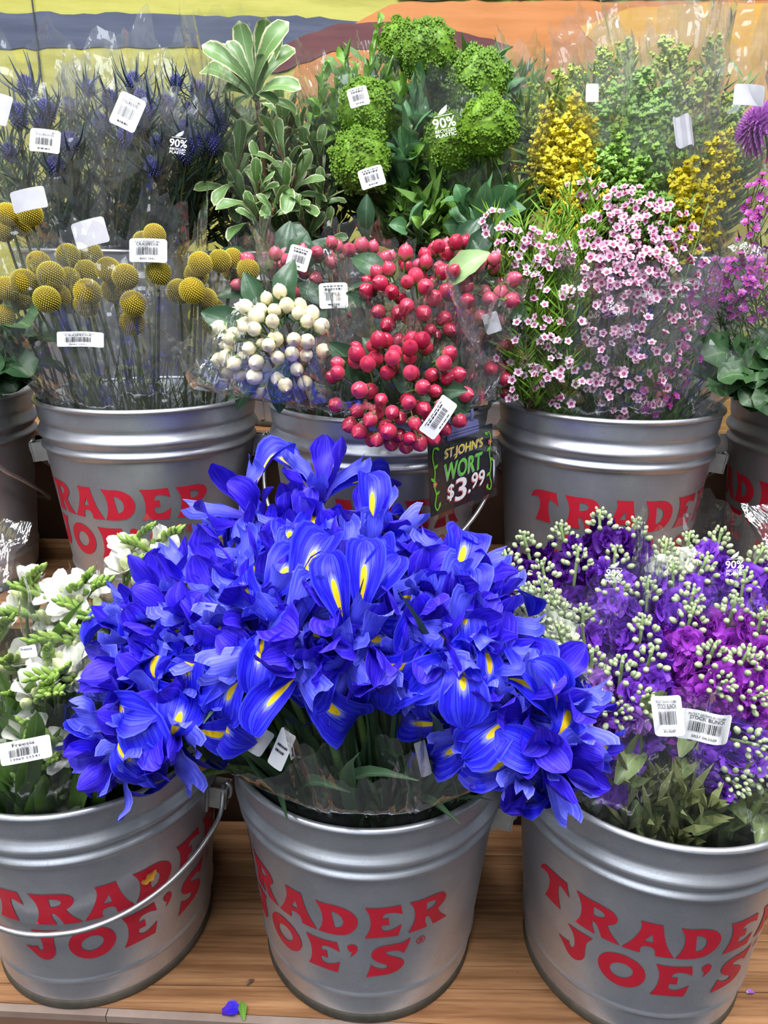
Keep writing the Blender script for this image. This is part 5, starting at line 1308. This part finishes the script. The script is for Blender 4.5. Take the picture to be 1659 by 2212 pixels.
def prt(par, px, py, Y, hpx, roll=0.0, nrm=(0, -1, .25)):
    p = at(px, py, on_film(par, px, py, Y)); u = (p - Vector((0, 0, CAMZ))).dot(_fw) / FPX
    return print90(bpy.data.objects[par], p, nrm, hpx * u, roll)
def lab(title, sku): return (('PRODUCT GROWN IN COLOMBIA' if title else '', -.34, .34, .33, .40), (title, -.30, .30, .19, .31), (sku, -.2, .2, -.40, -.31))
stk('stock_bouquet.003', 1443, 1548, .535, 62, 88, .12, lab('STOCK BUNCH', 'SKU 062689'), 1, (-.35, -1, .3), bend=.4)
stk('stock_bouquet.004', 1526, 1572, .535, 128, 66, -.20, lab('STOCK BUNCH', 'SKU 062689'), 2, (.1, -1, .3), bend=.3, wave=.8)
stk('freesia_bouquet.002', 52, 1622, .492, 112, 48, .18, (('Freesia', -.22, .22, .24, .40), ('SKU#90477', -.14, .14, .12, .20), ('13969 55541', -.28, .28, -.36, -.25)), 3, (0, -1, .45), bend=.2, snap=False)
stk('freesia_bouquet.002', 60, 1408, .55, 36, 26, .15, (('Freesia', -.4, .3, .15, .38),), 4, bars=False)
stk('iris_bouquet.002', 553, 1598, .535, 58, 62, -.6, (), 5, back=True)
stk('iris_bouquet.002', 606, 1620, .53, 40, 92, -.45, (('', -.3, .35, .05, .15), ('', -.3, .3, -.1, 0)), 6, (-.5, -1, .3), bars=False)
stk('iris_bouquet.004', 915, 1640, .535, 26, 84, .22, (), 7, (.4, -1, .2), back=True)
stk('craspedia_bouquet', 168, 732, .835, 100, 32, -.02, lab('CRASPEDIA', '0042 0442'), 8, bend=.5, wave=.6)
stk('craspedia_bouquet.001', 318, 540, .845, 82, 50, -.03, lab('CRASPEDIA', '0042 0442'), 9, bend=.3)
stk('craspedia_bouquet.001', 193, 502, .885, 74, 56, .25, (), 10, back=True)
stk('craspedia_bouquet.003', 60, 430, .90, 76, 46, .2, (), 11, back=True)
stk('hypericum_bouquet.005', 645, 557, .885, 48, 50, -.3, lab('', ''), 12)
stk('hypericum_bouquet.005', 720, 638, .84, 62, 54, .03, lab('', ''), 13)
stk('hypericum_bouquet.001', 948, 902, .722, 92, 42, .95, lab('', ''), 14, (.2, -1, .1))
stk('hypericum_bouquet.003', 1063, 697, .82, 34, 44, .3, (), 15, back=True)
stk('thistle_bouquet', 95, 303, 1.04, 66, 48, -.12, lab('ERYNGIUM BUNCHES', ''), 16)
stk('thistle_bouquet', 0, 235, 1.04, 40, 64, -.3, (), 17, back=True)
stk('thistle_bouquet.001', 274, 240, 1.04, 60, 72, -.45, lab('ERYNGIUM BUNCHES', ''), 18)
stk('dianthus_bouquet', 774, 208, 1.03, 44, 40, .25, lab('', ''), 19)
stk('dianthus_bouquet', 803, 382, 1.015, 54, 42, .28, lab('', ''), 20)
stk('goldenrod_bouquet.001', 1280, 200, 1.03, 28, 38, 0, (), 21, back=True)
stk('goldenrod_bouquet.001', 1478, 282, 1.02, 46, 66, .15, (), 22, back=True, wave=1)
stk('pompon_bouquet', 1620, 204, .98, 66, 44, -.08, (), 23, back=True)
prt('thistle_bouquet.002', 385, 312, 1.03, 38, -.12)
prt('dianthus_bouquet.001', 960, 268, 1.02, 50, .2)
prt('stock_bouquet', 1327, 1240, .645, 36, -.05)
prt('stock_bouquet.001', 1587, 1222, .635, 40, .05)
# crumpled flaps of film that catch the light
for par, pix, Y in (('waxflower_bouquet.001', ((1290, 640), (1360, 770), (1370, 740), (1340, 630)), .82), ('hypericum_bouquet', ((420, 790), (520, 860), (560, 640), (470, 700)), .79), ('hypericum_bouquet.001', ((960, 640), (1050, 740), (1020, 680), (960, 560)), .78), ('goldenrod_bouquet.001', ((1390, 350), (1540, 280), (1500, 240), (1420, 250)), 1.02), ('waxflower_bouquet.003', ((1520, 560), (1659, 640), (1659, 540), (1600, 520)), .86), ('stock_bouquet.001', ((1590, 1200), (1680, 1220), (1690, 1110), (1600, 1090)), .68), ('freesia_bouquet.003', ((-20, 1250), (30, 1200), (60, 1130), (-20, 1130)), .64), ('pittosporum_bouquet', ((470, 260), (560, 300), (540, 200), (480, 190)), 1.05)):
    q = [at(x, y, Y + .006 * i) for i, (x, y) in enumerate(pix)]
    V = [v for vs, F in film_of(par) for v in vs]
    q[:2] = [min(V, key=lambda v: (v - e).length) for e in q[:2]]        # its lower edge is part of the wrapper
    sheet(bpy.data.objects[par], q, int(pix[0][0]), M_FILM2, .006)

# ================================================================ PRICE SIGN ON THE BUCKET RIM
phi = math.radians(45); nrm = Vector((math.sin(phi), -math.cos(phi), .06)).normalized(); tan = Vector((math.cos(phi), math.sin(phi), 0))
SW, SH = .118, .088
sc_ = at(999, 1013, C2c.y - .165 * math.cos(phi))
SM = frame(sc_, nrm, tan, .05)
sign = thing('price_sign', 'black chalkboard style price card clipped to the middle bucket rim', 'sign', sc_)
M_CARD = plain('black_card', (.006, .007, .012), (.010, .011, .018), .35)
M_HOLD = film('clear_card_holder', .006, .012, (.95, .96, .98), .03, 4)
M_CLIP = NT('lilac_clear_plastic'); M_CLIP = M_CLIP.surf((.35, .36, .78), .12, 0, None, .5, 0, Transmission_Weight=.45, Alpha=.8)
M_YEL = plain('yellow_sign_ink', (.85, .62, .05), (.90, .72, .15), .5); M_GRN = plain('green_sign_ink', (.05, .45, .06), (.25, .70, .08), .5, 0, 90)
M_VINE = plain('vine_green_ink', (.16, .50, .03), (.22, .58, .05), .5); M_PNK = plain('pink_sign_ink', (.75, .10, .14), (.80, .2, .2), .5); M_GRY = plain('grey_sign_ink', (.30, .30, .36), (.36, .36, .40), .5)
put('card', MB().add(*boxv(-SW / 2, SW / 2, -SH / 2, SH / 2, -.0006, .0006)).mesh('card', M_CARD, False), sign, SM)
mb = MB()
hx, hy = SW / 2 + .0075, SH / 2 + .006
for z in (-.0014, .0014): mb.add([(-hx, -hy, z), (hx, -hy, z), (hx, hy, z), (-hx, hy, z)], [(0, 1, 2, 3)], [(0, 0), (1, 0), (1, 1), (0, 1)])
put('card_holder', mb.mesh('card_holder', M_HOLD, False), sign, SM)
def sx(u): return (u - .5) * SW
def sy(v): return (v - .5) * SH
ink = MB(); z = .0017
def line(text, u0, u1, v0, v1, mi, shadow, sh=.12, up=0.0):
    n = len(text); V, F = text_geo(text)
    for dx, dy, k, zz in ((-.0012, -.0012, shadow, z), (0, 0, mi, z + .0003)):
        ink.add([(sx(u0 + (u1 - u0) * v[0]) + dx + sh * (v[1] - .5) * SH * (v1 - v0), sy(v0 + (v1 - v0) * v[1] + up * v[0]) + dy, zz) for v in V], F, mi=k)
line("ST.JOHN'S", .22, .82, .69, .86, 0, 4)
line('WORT', .20, .80, .42, .66, 1, 4)
line('$', .24, .34, .13, .36, 2, 3); line('3', .36, .54, .09, .40, 2, 3); line('.', .56, .60, .14, .19, 2, 3); line('99', .62, .84, .18, .40, 2, 3)
for sgn in (-1, 1):
    pts = [(sx(.5 + sgn * .37), sy(.88), z), (sx(.5 + sgn * .43), sy(.90), z), (sx(.5 + sgn * .455), sy(.78), z), (sx(.5 + sgn * .43), sy(.6), z), (sx(.5 + sgn * .45), sy(.42), z), (sx(.5 + sgn * .425), sy(.28), z), (sx(.5 + sgn * .45), sy(.14), z), (sx(.5 + sgn * .42), sy(.07), z), (sx(.5 + sgn * .38), sy(.12), z)]
    V, F, Q = tube(pts, .0010, 5, 40); ink.add([(v[0], v[1], z + (v[2] - z) * .3) for v in V], F, mi=5)
    for (u, v, a) in ((.38, .89, 2.6), (.41, .66, .6), (.47, .5, 2.4), (.40, .30, .5), (.38, .13, 1.2)):
        P = [Vector((sx(.5 + sgn * u) + math.cos(a) * q[0] * .004 - math.sin(a) * q[1] * .004, sy(v) + math.sin(a) * q[0] * .004 + math.cos(a) * q[1] * .004, z)) for q in chaikin([(-1, 0), (0, .6), (1, 0), (0, -.6)], 1)]
        ink.add(P, tessellate_polygon([P]), mi=5)
    fx, fyv = sx(.5 + sgn * .44), sy(.76 if sgn > 0 else .43)
    for k in range(5):
        P = [Vector((fx + .0026 * math.cos(k * 1.2566) + q[0], fyv + .0026 * math.sin(k * 1.2566) + q[1], z + .0002)) for q in ell(0, 0, .0015, .0015, 8)]
        ink.add(P, tessellate_polygon([P]), mi=3)
    P = [Vector((fx + q[0], fyv + q[1], z + .0004)) for q in ell(0, 0, .0013, .0013, 8)]; ink.add(P, tessellate_polygon([P]), mi=0)
_r = random.Random(5)
for k in range(34):
    u, v = _r.uniform(.1, .9), _r.uniform(.05, .95)
    P = [Vector((sx(u) + q[0], sy(v) + q[1], z - .0004)) for q in ell(0, 0, .0005, .0005, 6)]; ink.add(P, tessellate_polygon([P]), mi=4)
put('sign_lettering', ink.mesh('sign_lettering', [M_YEL, M_GRN, M_WHITE, M_PNK, M_GRY, M_VINE], False), sign, SM, label="hand lettered ST.JOHN'S WORT $3.99 with green vines")
mb = MB().add(*boxv(-.027, .027, SH / 2 - .004, SH / 2 + .009, .0015, .0045)).add(*boxv(-.027, .027, SH / 2 - .004, SH / 2 + .009, -.0045, -.0015)).add(*boxv(-.027, .027, SH / 2 + .009, SH / 2 + .011, -.0045, .0045))
for k in range(3): mb.add(*boxv(-.027, .027, SH / 2 - .002 + k * .0035, SH / 2 - .001 + k * .0035, .0045, .0056))
clip = put('clip', mb.mesh('clip', M_CLIP, False), sign, SM, label='translucent lilac plastic clip')
for x in (-.021, 0, .021):
    V, F, Q = tube([(x - .004, SH / 2 + .010, .002), (x - .004, SH / 2 + .024, .003), (x - .0035, SH / 2 + .034, -.003), (x - .001, SH / 2 + .040, -.012), (x + .001, SH / 2 + .040, -.022), (x + .003, SH / 2 + .032, -.030), (x + .004, SH / 2 + .022, -.031)], .0022, 6, 18)
    put('clip_loop', MB().add(V, F, Q).mesh('clip_loop', M_CLIP), clip, SM)

# ================================================================ FALLEN BITS
RNG = random.Random(201)
o = put('fallen_petal', MB().add(*ribbon([(0, .001), (.007, .004), (.014, .003), (.020, .0015)], [(0, .003), (.5, .009), (1, .002)], 6, 4, .2, .15)).mesh('fallen_petal', M_STD), None, frame(at(487, 2196, .5535) * 1, (0, 0, 1), (1, .2, 0)), label='blue iris petal fallen on the wooden shelf', category='petal')
def on_floor(px, py):
    d = at(px, py, 1.0) - Vector((0, 0, CAMZ)); k = -CAMZ / d.z; return Vector((0, 0, CAMZ)) + d * k
o.location = on_floor(480, 2188)
o = put('fallen_leaf', MB().add(*ribbon([(0, .001), (.008, .003), (.016, .0025), (.022, .001)], [(0, .001), (.5, .0048), (1, .0005)], 6, 4, .25)).mesh('fallen_leaf', bpy.data.materials['bupleurum_leaf']), None, frame(on_floor(527, 2206), (0, 0, 1), (-.3, 1, 0)), label='small green leaf fallen beside the blue petal', category='leaf')
put('fallen_petal', MB().add(*ribbon([(0, .001), (.004, .003), (.009, .001)], [(0, .001), (.5, .003), (1, .0005)], 5, 4, .3)).mesh('fallen_petal', bpy.data.materials['stock_petal_lilac']), None, frame(on_floor(1612, 2146), (0, 0, 1), (1, 0, 0)), label='tiny pink petal fallen on the shelf boards', category='petal')
put('dried_leaf', MB().add(*ribbon([(0, .001), (.004, .003), (.010, .001)], [(0, .0008), (.5, .0026), (1, .0004)], 5, 4, .5)).mesh('dried_leaf', M_TWIG), None, frame(on_floor(533, 2130), (0, 0, 1), (1, 1, 0)), label='dark shrivelled leaf on the boards between two buckets', category='leaf')
a = math.radians(az('L') + 16); zz = .158; rr = brad(zz) + .0012
put('stuck_petal', MB().add(*ribbon([(-.006, 0), (.0, .0016), (.007, .0012), (.012, .0003)], [(0, .0035), (.5, .0055), (1, .0005)], 6, 4, .15, .2)).mesh('stuck_petal', M_ORG), None, frame((PB['L'][0] + rr * math.sin(a), PB['L'][1] - rr * math.cos(a), zz), (math.sin(a), -math.cos(a), -.1), (.6 * math.cos(a), .6 * math.sin(a), .35)), label='orange petal stuck on the red lettering of the freesia bucket', category='petal')

# a leaf blade that would cut through its bucket's wall is moved inwards and up, then stood more upright
MISS = 0
for o in list(bpy.data.objects):
    if o.name.split('.')[0] not in ('leaf', 'spathe', 'floret') or o.parent is None: continue
    q = o
    while q.parent: q = q.parent
    if o.name.startswith('floret') and not q.name.startswith('stock'): continue
    c = home(WM[q.name].translation); M = WM[o.name].copy()
    def fits(M): return all(clear(M @ v.co, c, .008) for v in o.data.vertices)
    if fits(M): continue
    ok = False
    for up in (0, .35, .7, .95):
        z = M.col[2].to_3d(); s_ = z.length; x = M.col[0].to_3d()
        M2 = frame(M.translation, z.normalized().lerp(Vector((0, 0, 1)), up), x, 0, s_)
        for k in range(1, 13):
            t_ = M2.translation; v = Vector((c.x - t_.x, c.y - t_.y, 0)) * min(.9, .07 * k) + Vector((0, 0, .009 * k))
            M3 = Matrix.Translation(v) @ M2
            if fits(M3): ok = True; break
        if ok: break
    if ok: o.matrix_basis = WM[o.parent.name].inverted() @ M3; WM[o.name] = M3
    else: MISS += 1
